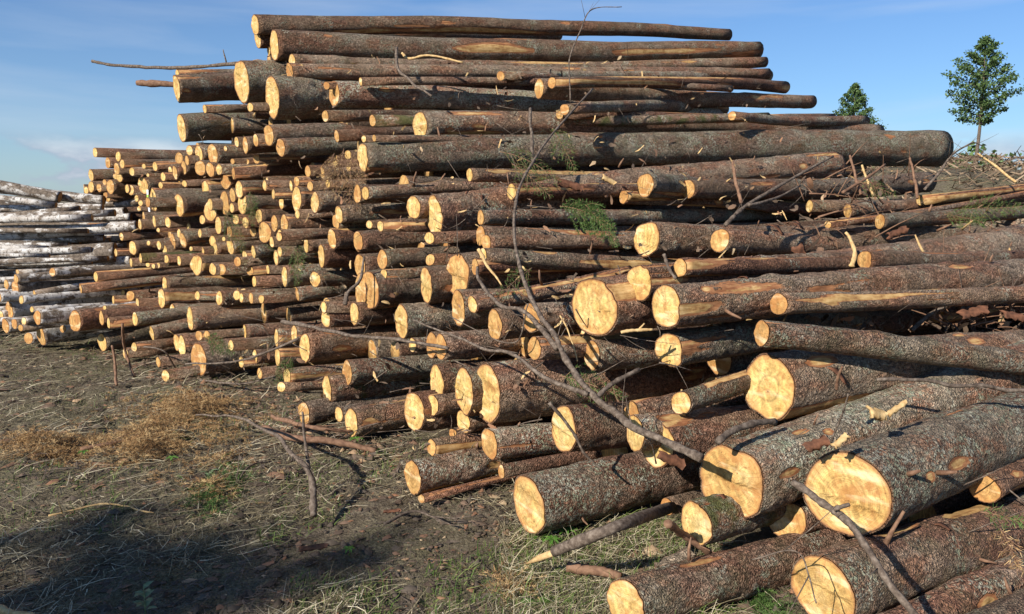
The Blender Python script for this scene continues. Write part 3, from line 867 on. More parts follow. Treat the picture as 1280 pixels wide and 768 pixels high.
LOGS = """
# x y h w x2 y2 bark face opts | ref || label
319 32 26 9 911 43 s p E=14 L=5.7 | the topmost log || topmost long brown log lying along the crest of the pile
322 48 24 8 400 47 s p
343 57 36 11 948 62 s p E=20 L=5.8 | the splintered second log || long splintered log just under the topmost one, its upper side torn pale
336 63 12 4 400 62 s p z=7.9
365 77 19 8 956 77 y p E=13 L=5.7
362 89 21 8 960 92 s o E=13 L=5.6
302 101 52 17 620 97 g p az=62 | the big grey high end || thick grey log with a big oval end high on the left shoulder
222 93 12 5 330 93 s p z=8.8
221 111 37 8 300 110 s p | the upper left shoulder log || thick bark-scarred log whose end juts into the sky at upper left
340 122 54 17 480 121 g p | the cracked wide end || thick log with a cracked wide pale end below the left shoulder
418 117 32 13 680 134 w o az=66 | the frosted grey log || lichen-frosted grey log with an orange end right of the cracked wide end
451 102 11 4 660 106 s p az=70
408 107 10 9 450 107 s o
674 111 25 12 1014 127 s o E=16 L=4.4 | the orange end near the top || smooth brown log with an orange end high in the middle of the pile
626 95 12 10 960 95 g o E=15 L=4.4
690 104 14 0 981 109 r o E=15 L=4.0
706 137 14 12 904 136 y o E=16 L=3.6 z=6.3
525 157 37 18 1098 166 s p E=19 L=5.6 | the jagged pale end || long brown log with a jagged pale end in the upper middle
227 160 35 9 330 155 g p | the knotty left silhouette log || grey knotty log jutting into the sky at mid left silhouette
336 169 28 12 440 166 s o
421 170 16 6 480 166 r o
351 185 24 11 450 183 g o
454 197 38 14 1172 186 g p E=45 L=6.5 | the giant grey log || giant lichen-grey log crossing the whole pile, its blunt end in the sky
435 194 12 8 480 194 s p
455 174 9 6 500 174 s p
468 173 9 5 510 173 s o
466 151 14 8 600 150 m o az=70
407 145 15 9 450 144 s o
313 134 11 7 350 134 s p
256 136 11 5 300 136 s p
807 232 31 19 1045 246 g o E=18 L=4.2 | the round end in the upper right || grey log with a round golden end in the upper right, pointing right
587 219 18 8 1075 212 y p E=18 L=5
601 272 20 9 1128 257 g o E=18 L=5.2
808 299 46 33 1280 297 s p az=68 L=4.6 | the fir-sprig end || thick brown log with a broad golden end right of the green fir sprig
1081 325 25 17 1280 317 s o | the stub-side orange end || slim brown log with an orange end, nearly touching the torn white stub
833 382 56 38 1280 343 s p az=64 z=3.5 | the scarred pale end on the right || thick log with a scarred pale end in the right middle, bark flaked
800 352 45 31 960 341 s p z=3.5 L=1.9
974 380 27 22 1280 366 y o az=66 L=4 | the log with a stripped top || log whose bark is stripped to bright wood along its top
952 416 34 19 1280 452 g o az=73 z=3.1 L=3.2 | the sagging log || long greenish log sloping down toward the right edge
837 438 47 35 945 425 g p | the speckled golden round end || grey log with a round speckled golden end left of the sagging log
961 486 82 66 1140 467 s p az=62 L=3.5 | the stout golden oval end || stout brown log with a golden oval end above the two biggest logs
851 504 30 25 932 476 y p L=1.1 | the thin log under the speckled end || thin crooked log with pale end, angled up beneath the stout one
915 602 92 74 1108 524 g n L=4.5 stub=5 | the notched big end || very thick grey log with a notched yellow end right of the leaning branch
1058 620 108 98 1280 533 w n L=4.5 stub=6 | the largest cut end || thickest grey log with the largest orange-stained round end, at lower right
1229 610 36 33 1280 592 r o | the small end at the right edge || small reddish log with a frayed orange end at the right edge
1028 738 92 68 1211 685 y n L=4.5 stub=5 | the lowest big end || thick log with mossy strip on top, its pale end at the bottom edge
783 756 68 46 945 712 g n L=4 | the half cropped bottom log || grey-green log lying on the grass, its end cut by the bottom edge
1075 815 62 40 1280 742 g n z=2.45 L=4 | the bottom right corner log || reddish peeling log in the bottom right corner below the mossy strip
1175 822 60 40 1300 775 g n z=2.3 L=4
870 653 56 36 960 636 m p | the egg-shaped end || pale egg-shaped end low down, under the notched big log
984 652 48 46 1040 640 s n z=2.95
834 634 22 16 890 626 k d z=3.3
820 554 64 44 930 541 s p z=3.25 | the branch-foot end || thick log with bright end partly behind the foot of the leaning branch
793 541 50 22 860 533 s p z=3.4
704 537 64 33 790 534 s p | the tall oval above the lichen log || brown log with a tall oval end above the grey lichen-dusted one
661 633 74 37 842 599 w n L=2.6 | the lone log end over the soil || lichen-dusted log jutting alone over the bare soil at bottom middle
612 555 41 21 690 556 w o | the whitened log || short-looking log with whitish flaked bark and an orange end
516 597 46 20 600 588 y o | the peeled-patch log || log lying on the ground with an oval peeled patch behind its end
627 590 18 8 700 589 k o
527 623 11 8 620 617 r o
540 560 22 12 600 554 y o L=2
518 516 51 26 590 511 s p | the clean oval above the soil || brown log with a clean oval end just above the trampled soil
541 507 30 14 600 504 s p
546 478 47 17 600 474 s p z=4.15
580 489 60 23 640 484 s p z=3.95
609 493 77 34 776 475 s p | the broad pale end in the centre || thick brown log with the broadest pale end in the lower centre
579 528 30 17 630 524 s p z=4.0
566 541 12 9 600 539 s o
439 528 37 16 530 516 y p | the shaggy end at the pile foot || mossy peeled log with a shaggy bright end at the pile's foot
424 518 20 10 470 515 s p
380 516 31 13 440 510 r o | the split red log || split red-brown log end at the left foot of the pile
409 486 38 11 470 482 m p
434 465 33 11 539 455 w o | the orange end with white flecks || white-flecked brown log with an orange oval end in the lower left centre
381 434 38 14 500 430 s p | the twig-crossed smooth log || smooth brown log with oval end below the long crossing twig
502 404 44 17 570 399 g p | the white oval left of centre || grey-topped log with a whitish oval end left of centre
443 393 30 11 490 391 s p
539 432 35 14 600 431 s o z=4.6
551 434 35 15 620 430 s o
516 431 18 9 545 430 s p
407 394 33 12 450 391 r p
573 386 46 18 640 381 s o
572 343 54 31 640 340 s o | the tall orange end in the middle || log with a tall orange end in the middle of the pile, crossed by twigs
619 406 40 16 680 402 s o
664 397 38 23 740 390 s o | the double orange end || brown log with an orange end just left of the huge oval
668 436 32 18 790 425 r o
656 431 34 12 700 428 s o z=4.35
741 383 76 55 800 374 s n z=3.8 | the huge oval end || thick log with the huge oval orange-rimmed end in the centre
591 381 22 12 705 358 s p z=4.3 L=1.1 az=58
533 356 47 14 590 352 s p
462 363 54 22 526 359 g o | the tall ellipse at centre left || thick grey log with a tall orange ellipse at centre left
451 363 48 14 520 361 s o z=5.15
450 333 30 14 500 330 s o
478 325 25 13 530 322 g o
415 299 26 11 450 297 r o
448 302 28 12 500 298 s o
424 269 23 10 515 262 s p az=66 | the long slim log || long slim brown log lying level, its tiny pale end at left of centre
420 277 20 9 460 276 s o
517 259 30 17 580 256 s p
543 270 52 20 650 257 s p | the pointed ellipse || thick brown log with a pointed tall ellipse above the centre
447 243 24 9 500 241 s o
457 242 17 9 572 236 y p az=66
601 295 26 12 700 294 s o
608 303 19 12 800 300 s o
537 298 15 14 600 296 k p
462 281 11 8 500 280 s p
476 283 14 9 520 282 s p
604 321 24 9 790 328 y p az=66
594 334 22 9 640 333 r o
538 325 15 12 600 322 y p
480 343 14 8 520 342 s p
640 240 20 12 790 238 r p z=6.3
850 336 24 0 1090 327 r o z=4.9
1172 396 20 16 1280 384 r o z=4.6 | the wedge-shaped stub end || dark log with a small wedge-shaped orange end among the broken twigs
1035 281 10 0 1290 235 r o z=6.0 L=4
1060 264 18 9 1290 247 s o z=5.9
1100 277 20 10 1290 266 g o z=5.6
1150 251 14 7 1290 236 r p z=6.6
1012 258 16 8 1290 262 s p z=5.9
860 237 24 0 1158 229 k o E=26 L=3.6 z=6.2
780 246 18 0 1000 262 r o z=6.0
915 145 12 0 1081 151 s o E=13 L=2.6 z=7.2
700 143 13 0 1040 149 r o E=13 L=4.4 z=7.0
900 300 30 0 1100 320 k o z=5.8
900 450 40 0 1060 440 k o z=4.4
740 445 40 20 860 440 s o z=4.1
790 520 40 20 900 505 s o z=3.9
# left shoulder and cluster
119 191 13 5 225 194 s p az=60 | the highest far-left log || highest thin log at the far left, its round end against the sky
148 196 13 6 220 200 s p
135 204 14 6 180 205 s o
153 205 11 6 220 203 s p
146 211 15 7 190 211 s o
180 208 7 9 210 207 y p
194 208 12 6 235 206 s p
165 215 11 6 200 215 s p
149 219 18 9 200 219 s p
114 219 15 6 150 218 s p | the far-left middle end || short dark log with a pale end sticking furthest left into the sky
144 221 8 5 170 221 s p
114 234 15 7 140 234 s p
108 238 10 5 130 238 s p
124 235 11 6 150 235 s o
131 228 7 5 150 228 s o
138 234 19 9 170 234 s o
179 232 23 11 215 229 s p | the kidney-shaped end || log with a pale kidney-shaped end in the far left stack
159 236 12 5 190 236 s p
164 238 13 7 190 239 s p
204 221 12 6 225 221 s p
185 219 5 4 200 219 s p
213 214 13 5 230 213 s p
219 216 18 6 245 215 s o
224 198 15 9 250 197 s o
230 210 18 6 250 209 s o
234 201 13 5 255 200 s o
237 188 13 8 260 187 w p
249 192 20 9 285 191 s p
250 210 19 13 285 210 s o
201 232 9 5 225 232 s p
231 230 9 7 250 229 s p
257 236 22 9 290 235 s p
185 253 13 6 210 253 s o
171 248 9 5 190 248 s p
176 254 8 5 195 254 s p
174 261 7 5 195 261 s p
135 249 8 6 175 248 s p
132 244 8 5 150 244 s o
224 257 30 11 255 255 s p | the leaf-shaped end || thick dark log with a tall leaf-shaped end in the upper left stack
192 251 30 9 230 250 s p tag=1 | the paper-tagged end || dark log with a white paper tag on its cut end, far left
266 193 27 13 300 192 g o | the cracked orange end high left || log with a round cracked orange end near the upper left edge
263 212 19 10 300 211 s o
274 212 14 8 310 211 s p
282 227 19 12 320 226 s o
296 178 13 5 330 177 s p
307 182 22 6 340 181 s o
320 176 16 7 345 175 s p
282 186 7 4 310 186 s p
291 202 7 7 320 201 s o
309 202 7 6 335 201 s o
321 199 13 8 350 198 s o
292 217 16 0 390 207 r o az=62
385 215 15 7 430 214 s o
257 254 15 6 290 253 s p
263 256 15 6 300 255 s p
299 237 22 9 330 237 s p
303 256 28 12 340 256 s p | the tall bright pair || tall bright narrow end in the shaded hollow of the left stack
291 244 18 7 325 243 s o
281 254 30 11 320 253 s o
331 232 14 5 360 232 s p
342 243 14 4 370 243 s p
352 254 17 6 395 253 s p
364 232 14 4 395 231 s p
371 227 13 7 400 226 s o
371 249 35 11 410 249 s p | the glowing narrow slab end || narrow glowing pale end left of the dangling dead twigs
388 233 12 7 420 232 s o
394 254 27 11 440 253 s p
403 216 18 6 440 214 s o
419 205 9 7 450 204 s p
436 210 8 6 460 209 s p
355 281 31 10 413 280 s o | the neat orange disc || dark smooth log with a neat orange disc in the left centre
343 279 22 8 380 278 s o
350 294 14 6 380 293 s p
263 264 27 14 300 263 s p
253 275 12 7 290 274 s p
290 260 13 6 320 259 s p
295 275 13 8 330 274 s p
307 279 16 8 340 278 s p
324 271 19 8 355 270 s p
273 282 23 8 310 281 s p
287 290 15 6 320 289 s o
331 291 28 15 370 289 s o
317 290 14 8 350 289 k o
349 296 13 7 385 295 s p
229 301 19 8 265 293 g o
224 292 12 5 250 291 s p
266 301 14 8 300 300 m p
269 312 17 6 290 311 s p
288 309 22 8 318 304 s p
253 314 11 5 280 312 m p
280 299 6 4 300 299 s p
317 315 17 5 350 312 m p
345 322 19 6 380 320 g p
246 331 27 14 285 329 y p | the ragged broken end || ragged broken-looking pale end at the left, bark missing behind it
266 337 16 9 300 336 s p
277 337 16 11 310 336 s o
313 339 12 9 350 337 s o
335 337 12 4 370 336 s p
297 328 13 8 330 327 m o
356 346 28 7 450 344 g p az=54 | the mossy-bellied log || grey log with a narrow end and a mossy yellow belly, left centre
224 326 14 5 250 325 s p
239 311 6 4 260 311 s p
394 349 20 13 430 348 s p
372 368 17 4 450 357 w o az=60 | the flecked red-grey log || slim flecked log pointing right beside the dark curved twig
402 320 32 8 440 318 r p
383 307 19 6 420 306 s p
405 384 15 8 440 383 s p
120 346 15 5 260 338 r p az=54 L=4.2 | the red streaked long log || long red-streaked log at the left, above another one like it
101 361 13 3 205 352 r o az=54 L=4.2 | the lower streaked long log || long dark log just below the red streaked one
206 355 19 5 350 350 y p az=54 L=4.2 | the yellow-stripped long log || long log with a yellow stripped flank at the left
202 374 26 9 240 372 s p
142 375 12 3 170 374 s p
172 379 13 4 205 378 s p
163 370 14 9 210 366 s o
154 366 7 4 180 366 s p
131 385 6 4 175 383 r p
127 398 19 5 170 394 r o
136 404 15 3 165 402 s p
169 399 17 6 215 395 g p
216 390 18 7 245 388 s p
238 399 31 7 355 392 s p az=54 L=4.6 | the long lower-left log || thick smooth brown log with a ragged end at lower left
128 428 25 10 235 405 g p az=50 L=3.6 | the leftmost log on the ground || speckled grey-brown log lying on the ground, leftmost in the spruce pile
190 417 18 5 250 404 g p az=50
168 434 12 7 200 431 s p
157 442 15 6 200 436 s p
198 453 14 5 230 450 s o
221 428 22 7 250 427 s p
228 434 29 9 260 432 s p
249 450 45 18 300 452 s o az=48 | the low orange shield end || log with a large orange shield-shaped end low on the left
249 420 13 9 280 419 s o
259 419 12 7 290 418 s o
289 432 15 7 320 431 s p
306 416 21 4 340 415 s p
302 453 15 6 330 452 m p
319 446 19 6 350 445 s p
325 467 15 6 350 465 s o
346 422 25 5 380 421 s p
347 446 24 7 380 444 s p
368 418 26 8 400 417 s p
359 471 23 9 400 469 y p
352 484 14 12 390 483 y p L=1.6
207 470 15 9 240 468 m p
274 373 19 8 310 372 s p
296 369 13 9 330 368 s p
302 373 13 5 335 372 s p
314 373 14 6 345 372 s o
327 374 11 7 360 373 s p
247 370 12 6 280 370 s p
185 331 7 6 210 330 s p
192 333 6 4 215 333 s p
198 332 7 4 220 331 s p
210 328 10 4 235 327 s p
164 328 12 3 190 327 s p
176 324 9 4 200 323 s p
175 281 14 4 205 280 s p
193 277 15 4 210 276 s p
210 278 15 7 240 276 s p
198 288 6 4 225 287 r p
166 310 18 9 200 308 s p
186 304 7 5 210 304 s p
199 307 12 5 225 306 s p
206 313 14 5 240 311 y p
216 303 22 6 245 301 s o
145 316 12 3 180 315 r p
176 323 13 3 210 321 m p
208 324 11 6 235 322 s p
152 296 11 0 213 296 s p L=3
# more in the dark centre of the left stack
240 262 12 5 275 261 s p z=8
236 284 12 5 275 283 s p z=8
250 292 12 5 290 291 s p z=7.6
306 320 14 6 340 318 s p
318 352 14 5 360 350 s p
350 315 14 6 390 313 m p
340 303 14 6 380 301 s p
410 230 12 6 450 229 s p z=6.9
372 268 12 6 400 267 s p z=6.9
"""
BIRCH_TRUNKS = """
75 247 14 0 0 231 d b a
130 251 13 0 0 236 d b
70 257 8 0 0 246 d b
190 253 9 0 0 262 d b
158 267 16 0 20 274 d b | the brightest birch trunk || brightest white birch trunk in the upper birch pile
60 284 8 0 0 286 d b
170 280 9 0 47 284 d b
110 289 7 0 0 291 d b
172 283 13 0 110 288 d b
152 296 12 0 0 298 d b
100 303 8 0 0 303 d b
60 311 8 0 0 311 d b
160 307 8 0 60 311 d b
145 316 25 0 0 328 d b | the thick white birch || thickest white birch log, running off the left edge
165 325 13 0 66 336 d b
115 272 9 0 0 277 d b
100 262 9 0 0 268 d b
129 260 10 0 0 259 d b
70 263 7 0 0 268 d b
144 266 9 0 0 270 d b
164 272 10 0 0 277 d b
127 278 5 0 0 277 d b
137 282 10 0 0 284 d b
174 287 9 0 0 288 d b
139 293 10 0 0 292 d b
130 298 9 0 0 301 d b
137 301 7 0 0 300 d b
90 304 7 0 0 309 d b
86 307 7 0 0 309 d b
115 313 9 0 0 316 d b
185 316 9 0 0 317 d b
62 320 5 0 0 319 d b
135 323 7 0 0 326 d b
115 328 7 0 0 329 d b
158 332 8 0 0 337 d b
101 338 9 0 0 343 d b
140 343 8 0 0 344 d b
95 348 8 0 0 351 d b
61 353 5 0 0 357 d b
155 358 9 0 0 362 d b
107 363 9 0 0 362 d b
142 366 7 0 0 369 d b
71 371 7 0 0 376 d b
143 376 8 0 0 375 d b
126 379 9 0 0 379 d b
75 384 10 0 0 386 d b
151 387 10 0 0 392 d b
88 391 7 0 0 395 d b
182 395 7 0 0 395 d b
62 398 7 0 0 403 d b
145 402 10 0 0 401 d b
"""
BIRCH_ENDS = """
20 349 12 5 118 341 b o
22 340 6 4 72 338 b o
43 367 9 3 102 358 b o
19 360 20 8 90 356 b d
12 388 25 8 140 374 b o | the birch with a tall narrow end || white birch log with a tall narrow end at the far left
47 397 20 8 124 391 b d
51 419 26 9 90 409 b o | the birch end on the ground || birch log with an orange end resting on the ground at far left
36 423 15 9 60 421 b o
40 387 8 4 130 383 b p
94 402 29 13 128 398 r d z=7.9 | the dark brown round end || dark weathered brown round end between the birch and spruce piles
79 411 10 7 100 410 b d
7 408 19 8 40 404 b o
8 356 13 5 40 354 b o
18 405 13 6 50 402 b o
26 410 9 5 50 408 b o
1 395 15 6 40 392 b p
-2 372 14 6 40 369 b o
27 375 11 5 70 372 b p z=8
30 402 11 5 70 400 b p
66 340 11 6 100 339 b o z=8.4
"""
# ------------------------------------------------------------------ ground
def bank(X, Y):
    """the low brushy bank beyond the pile on the right, and fields after it"""
    u = np.clip((X - 6) / 6, 0, 1) * np.exp(-((Y - 25) / 7.0) ** 2)
    return u * 2.36


def gh(X, Y):
    X = np.asarray(X, float)
    Y = np.asarray(Y, float)
    p = np.stack([X.ravel(), Y.ravel(), X.ravel() * 0], 1)
    n = (0.030 * fbm(p * 1.1, 61, 2) + 0.020 * fbm(p * 5, 63, 2) + 0.011 * fbm(p * 17, 65, 2)).reshape(X.shape)
    near = np.exp(-(np.hypot(X, Y) / 26.0) ** 4)
    return n * near - 0.015 + bank(X, Y) * (1 + 0.10 * vnoise(p * 0.8, 9).reshape(X.shape))


def axis_coords(a, b, step, far):
    c = list(np.arange(a, b, step))
    s = step
    v = c[-1]
    while v < far:
        s *= 1.22
        v += s
        c.append(v)
    s = step
    v = c[0]
    while v > -far:
        s *= 1.22
        v -= s
        c.insert(0, v)
    return np.array(c)


gx = axis_coords(-6.5, 4.5, 0.045, 1500)
gy = axis_coords(1.6, 9.5, 0.045, 1500)
GX, GY = np.meshgrid(gx, gy, indexing='ij')
GZ = gh(GX, GY)
nx, ny = GX.shape
ii = np.arange(nx * ny).reshape(nx, ny)
gf = np.stack([ii[:-1, :-1], ii[1:, :-1], ii[1:, 1:], ii[:-1, 1:]], -1).reshape(-1, 4)


def make_soil():
    m, nt, b = mat('forest_soil')
    t = nt.nodes.new('ShaderNodeTexCoord').outputs['Object']
    a = noise(nt, t, 1.3, 5, 0.6)
    c = noise(nt, t, 16, 6, 0.7)
    f = noise(nt, t, 85, 4, 0.7)
    base = ramp(nt, c, [(0.3, (0.075, 0.056, 0.038)), (0.5, (0.175, 0.138, 0.092)), (0.7, (0.30, 0.25, 0.17))])
    base = mixc(nt, ramp(nt, a, [(0.42, 0.0), (0.62, 0.6)]), base, ramp(nt, f, [(0.35, (0.09, 0.092, 0.035)), (0.65, (0.27, 0.24, 0.13))]))
    base = mixc(nt, 0.7, base, ramp(nt, f, [(0.3, 0.45), (0.65, 1.4)]), 'MULTIPLY')
    nt.links.new(base, b.inputs['Base Color'])
    bump(nt, b, math_(nt, 'ADD', f, math_(nt, 'MULTIPLY', c, 2.0)), 1.0, 0.03)
    b.inputs['Roughness'].default_value = 0.95
    return m


SOIL = make_soil()
g = mesh_obj('ground', np.stack([GX, GY, GZ], -1).reshape(-1, 3), gf, SOIL)
tag(g, 'brown churned forest soil in front of the log piles', 'ground', kind='structure')
del g['label'], g['category']

# ------------------------------------------------------------------ read the survey of log ends
LM = []


def read_rows(txt):
    for ln in txt.strip().splitlines():
        ln = ln.strip()
        if not ln or ln[0] == '#':
            continue
        part = [p.strip() for p in ln.split('|')]
        lab = [p.strip() for p in ln.split('||')]
        ref = part[1] if len(part) > 1 else None
        full = lab[1] if len(lab) > 1 else None
        yield part[0].split(), ref, full


for tk, ref, full in read_rows(LOGS):
    x, y, h, wd, x2, y2 = map(float, tk[:6])
    opt = dict(t.split('=') for t in tk[8:])
    e = place_log(x, y, h, wd, x2, y2, tk[6], tk[7], end=float(opt['E']) if 'E' in opt else None,
                  L=float(opt['L']) if 'L' in opt else (None if 'E' in opt else rnd.uniform(3.6, 4.8)),
                  az=float(opt['az']) if 'az' in opt else None, z=ZFIX[len(LOGREC)] if len(LOGREC) < len(ZFIX) and ZFIX[len(LOGREC)] else float(opt['z']) if 'z' in opt else None,
                  stubs=int(opt['stub']) if 'stub' in opt else None)
    LOGREC[-1].update(ref=ref, full=full, sp='spruce', tag='tag' in opt)
for tk, ref, full in read_rows(BIRCH_TRUNKS):
    x, y, h, wd, x2, y2 = map(float, tk[:6])
    place_log(x, y, h, 0, x2, y2, 'b', tk[6], L=rnd.uniform(3.2, 4.6), field=ZB, rev=True)
    LOGREC[-1].update(ref=ref, full=full, sp='birch', tag=False, trunk=True)
for tk, ref, full in read_rows(BIRCH_ENDS):
    x, y, h, wd, x2, y2 = map(float, tk[:6])
    opt = dict(t.split('=') for t in tk[8:])
    place_log(x, y, h, wd, x2, y2, tk[6], tk[7], az=44, L=2.6, field=ZB, z=ZFIX[len(LOGREC)] if len(LOGREC) < len(ZFIX) and ZFIX[len(LOGREC)] else float(opt['z']) if 'z' in opt else None)
    LOGREC[-1].update(ref=ref, full=full, sp='birch', tag=False)
LMAX = max(r['D'] for r in LOGREC)
if 1:
    for r in LOGREC:
        if r['D'] > 0.36 or r['D'] < 0.06:
            print('DIA', r['x'], r['y'], r['h'], round(r['D'], 3), round(r['z'], 2))

# labels: handwritten for the landmarks, the rest told by size, colour and the landmark they lie next to
ORD = ['', 'second', 'third', 'fourth', 'fifth', 'sixth', 'seventh', 'eighth', 'ninth', 'tenth', 'eleventh', 'twelfth', 'thirteenth', 'fourteenth']
BW = {'s': 'brown', 'g': 'grey', 'r': 'red-brown', 'y': 'peeled', 'w': 'white-flecked', 'm': 'mossy', 'k': 'dark', 'b': 'birch'}
TW = {'p': 'pale', 'n': 'yellow', 'o': 'orange', 'd': 'dark'}
marks = [r for r in LOGREC if r.get('ref')]
bucket = {}
for r in LOGREC:
    if r.get('full'):
        continue
    mk = min(marks, key=lambda m: math.hypot(m['x'] - r['x'], (m['y'] - r['y']) * 1.0))
    dx, dy = r['x'] - mk['x'], r['y'] - mk['y']
    an = math.degrees(math.atan2(-dy, dx)) % 360
    dirn = ['right of', 'upper right of', 'above', 'upper left of', 'left of', 'lower left of', 'below', 'lower right of'][int(((an + 22.5) % 360) // 45)]
    bucket.setdefault((mk['ref'], dirn), []).append((math.hypot(dx, dy), r))
for (mref, dirn), lst in bucket.items():
    lst.sort(key=lambda q: q[0])
    for k, (_, r) in enumerate(lst):
        size = 'thin' if r['D'] < 0.115 else 'thick' if r['D'] > 0.2 else 'medium'
        what = 'birch' if r['bark'] == 'b' else BW[r['bark']]
        o_ = ORD[k] + ' ' if k else 'nearest '
        if r.get('trunk'):
            r['full'] = f"{size} mottled birch trunk, {o_}one {dirn} {mref}"
        else:
            r['full'] = f"{size} {what} log, {TW[r['face']]} end, {o_}{dirn} {mref}"
for r in LOGREC:
    birch = r['sp'] == 'birch'
    tag(r['o'], r['full'], 'log', 'birch logs stacked at the far left' if birch else 'spruce logs stacked in the big pile')
    if birch and r['bark'] != 'b':
        r['o'].name = 'weathered_log'
    if r.get('tag'):
        pass

# the paper tag stapled to one log end
TAGLOG = next(r for r in LOGREC if r.get('tag'))
PAPER, ntp, bp = mat('tag_paper')
tcp = ntp.nodes.new('ShaderNodeTexCoord').outputs['Object']
sp_ = ntp.nodes.new('ShaderNodeSeparateXYZ')
ntp.links.new(tcp, sp_.inputs[0])
gm = ramp(ntp, math_(ntp, 'ADD', math_(ntp, 'MULTIPLY', sp_.outputs[2], 5.0), 0.5), [(0.0, (0.75, 0.76, 0.80)), (0.60, (0.75, 0.76, 0.80)), (0.62, (0.35, 0.62, 0.10)), (0.78, (0.35, 0.62, 0.10)), (0.80, (0.78, 0.78, 0.80))], 'CONSTANT')
ntp.links.new(gm, bp.inputs['Base Color'])
hh = TAGLOG['D'] * 0.46
V = [(-0.012, -0.022, -hh), (-0.012, 0.022, -hh), (-0.020, 0.022, 0), (-0.020, -0.022, 0), (-0.012, -0.022, hh), (-0.012, 0.022, hh)]
V += [(a - 0.002, b_, c_) for a, b_, c_ in V]
tg = mesh_obj('paper_tag', V, [[0, 1, 2, 3], [3, 2, 5, 4], [6, 9, 8, 7], [9, 10, 11, 8], [0, 6, 7, 1], [4, 5, 11, 10], [0, 3, 9, 6], [3, 4, 10, 9], [1, 7, 8, 2], [2, 8, 11, 5]], PAPER, TAGLOG['o'], False)
tg.location = (-0.012 - TAGLOG['D'] * 0.10, 0.0, 0)
mb = MB()
for k in range(5):
    mb.add([(-0.021, -0.014 + 0.006 * k, -hh * 0.75), (-0.021, -0.011 + 0.006 * k, -hh * 0.75), (-0.0215, -0.011 + 0.006 * k, -hh * 0.2), (-0.0215, -0.014 + 0.006 * k, -hh * 0.2)], [[0, 1, 2, 3]])

# ------------------------------------------------------------------ logs inside the pile, beyond those one can single out
TOP = [(105, 225), (118, 205), (215, 205), (235, 150), (300, 120), (330, 60), (900, 66), (950, 95), (1000, 135), (1085, 172), (1150, 215), (1200, 262), (1400, 280)]
BOT = [(100, 425), (260, 470), (400, 525), (500, 590), (650, 650), (780, 740), (900, 800), (1400, 900)]
tx, ty = zip(*TOP)
bx_, by_ = zip(*BOT)


def inside(u, v, m=0):
    return v > np.interp(u, tx, ty) + m and v < np.interp(u, bx_, by_) + 10


core = MB()
pts = []
rr_ = random.Random(5)
for _ in range(9000):
    u, v = rr_.uniform(100, 1330), rr_.uniform(35, 800)
    if not inside(u, v, 10) or (u > 545 and v < 300) or (u > 700 and v < 420):
        continue
    zz = ZS(u, v)
    D = rr_.uniform(0.14, 0.22)
    px = D * F / zz
    if any(abs(u - a) < (px + c) * 0.42 and abs(v - b) < (px + c) * 0.47 for a, b, c in pts):
        continue
    zz = zz * 1.05 + rr_.uniform(0.35, 0.9)
    P = at(u, v, zz)
    if P[2] < D * 0.5:
        continue
    a = R(rr_.uniform(52, 62))
    d = np.array([math.sin(a), math.cos(a), rr_.uniform(-0.02, 0.02)])
    L = 4.0
    okk = True
    while L > 0.5:
        bad = False
        for t in np.linspace(0.1, 1, 7):
            q = P + d * L * t
            pu, pv, pz = proj(q)
            if pv - D * F / pz * 0.5 < np.interp(pu, tx, ty) + 8 or q[2] < D * 0.4:
                bad = True
                break
        if not bad:
            break
        L -= 0.4
    if L < 0.8:
        continue
    pts.append((u, v, px))
    V, Fc = tube([P, P + d * 0.02, P + d * L * 0.3, P + d * L * 0.7, P + d * L], D / 2, D / 2 * 0.95, 12, _, 0.03)
    core.add(V, Fc)
oc = core.build('inner_logs', BARK, None, True)
oc.data.materials.append(WOOD)
for q_ in range(len(pts)):
    oc.data.polygons[(q_ + 1) * 50 - 2].material_index = 1
oc['tone'] = 0.6
oc['red'] = 0.2
oc['grey'] = 0.1
oc['lichen'] = -0.4
tag(oc, 'shadowed brown logs deep inside the gaps of the big pile', 'inner logs', kind='stuff')

core = MB()
for _ in range(70):
    u, v = rr_.uniform(-220, 190), rr_.uniform(245, 415)
    if v < 225 + (u + 60) * 0.12 + 15:
        continue
    zz = ZB(max(u, -60), v) * 1.06 + rr_.uniform(0.15, 0.5)
    P = at(u, v, zz)
    D = rr_.uniform(0.12, 0.2)
    if P[2] < D:
        continue
    V, Fc = tube([P, P + np.array([-1.2, 0.1, 0]), P + np.array([-3.0, 0.3, 0])], D / 2, D / 2, 10, _, 0.03)
    core.add(V, Fc)
ob = core.build('inner_birch_logs', BIRCH, None, True)
ob['dark'] = 0.5
tag(ob, 'dim birch logs in the gaps of the far left pile', 'inner logs', kind='stuff')

# ------------------------------------------------------------------ branches and twigs
def smooth_poly(p, n=8):
    p = np.asarray(p, float)
    if len(p) < 3:
        k = np.linspace(0, 1, n)[:, None]
        return p[0] * (1 - k) + p[-1] * k
    o = []
    q = np.vstack([2 * p[0] - p[1], p, 2 * p[-1] - p[-2]])
    for i in range(1, len(q) - 2):
        for t in np.linspace(0, 1, n, endpoint=False):
            a, b, c, d = q[i - 1], q[i], q[i + 1], q[i + 2]
            o.append(0.5 * ((2 * b) + (-a + c) * t + (2 * a - 5 * b + 4 * c - d) * t * t + (-a + 3 * b - 3 * c + d) * t ** 3))
    o.append(p[-1])
    return np.array(o)


def path3(px, z0, z1, wob=0.004, seed=0):
    px = smooth_poly(px, 8)
    s = np.concatenate([[0], np.cumsum(np.linalg.norm(np.diff(px, axis=0), axis=1))])
    s /= s[-1]
    P = np.array([at(a, b, 1 / ((1 - t) / z0 + t / z1)) for (a, b), t in zip(px, s)])
    P += wob * fbm(P * 9 + seed, 71, 2)[:, None] * np.array([1, 0.4, 1])
    return P, s


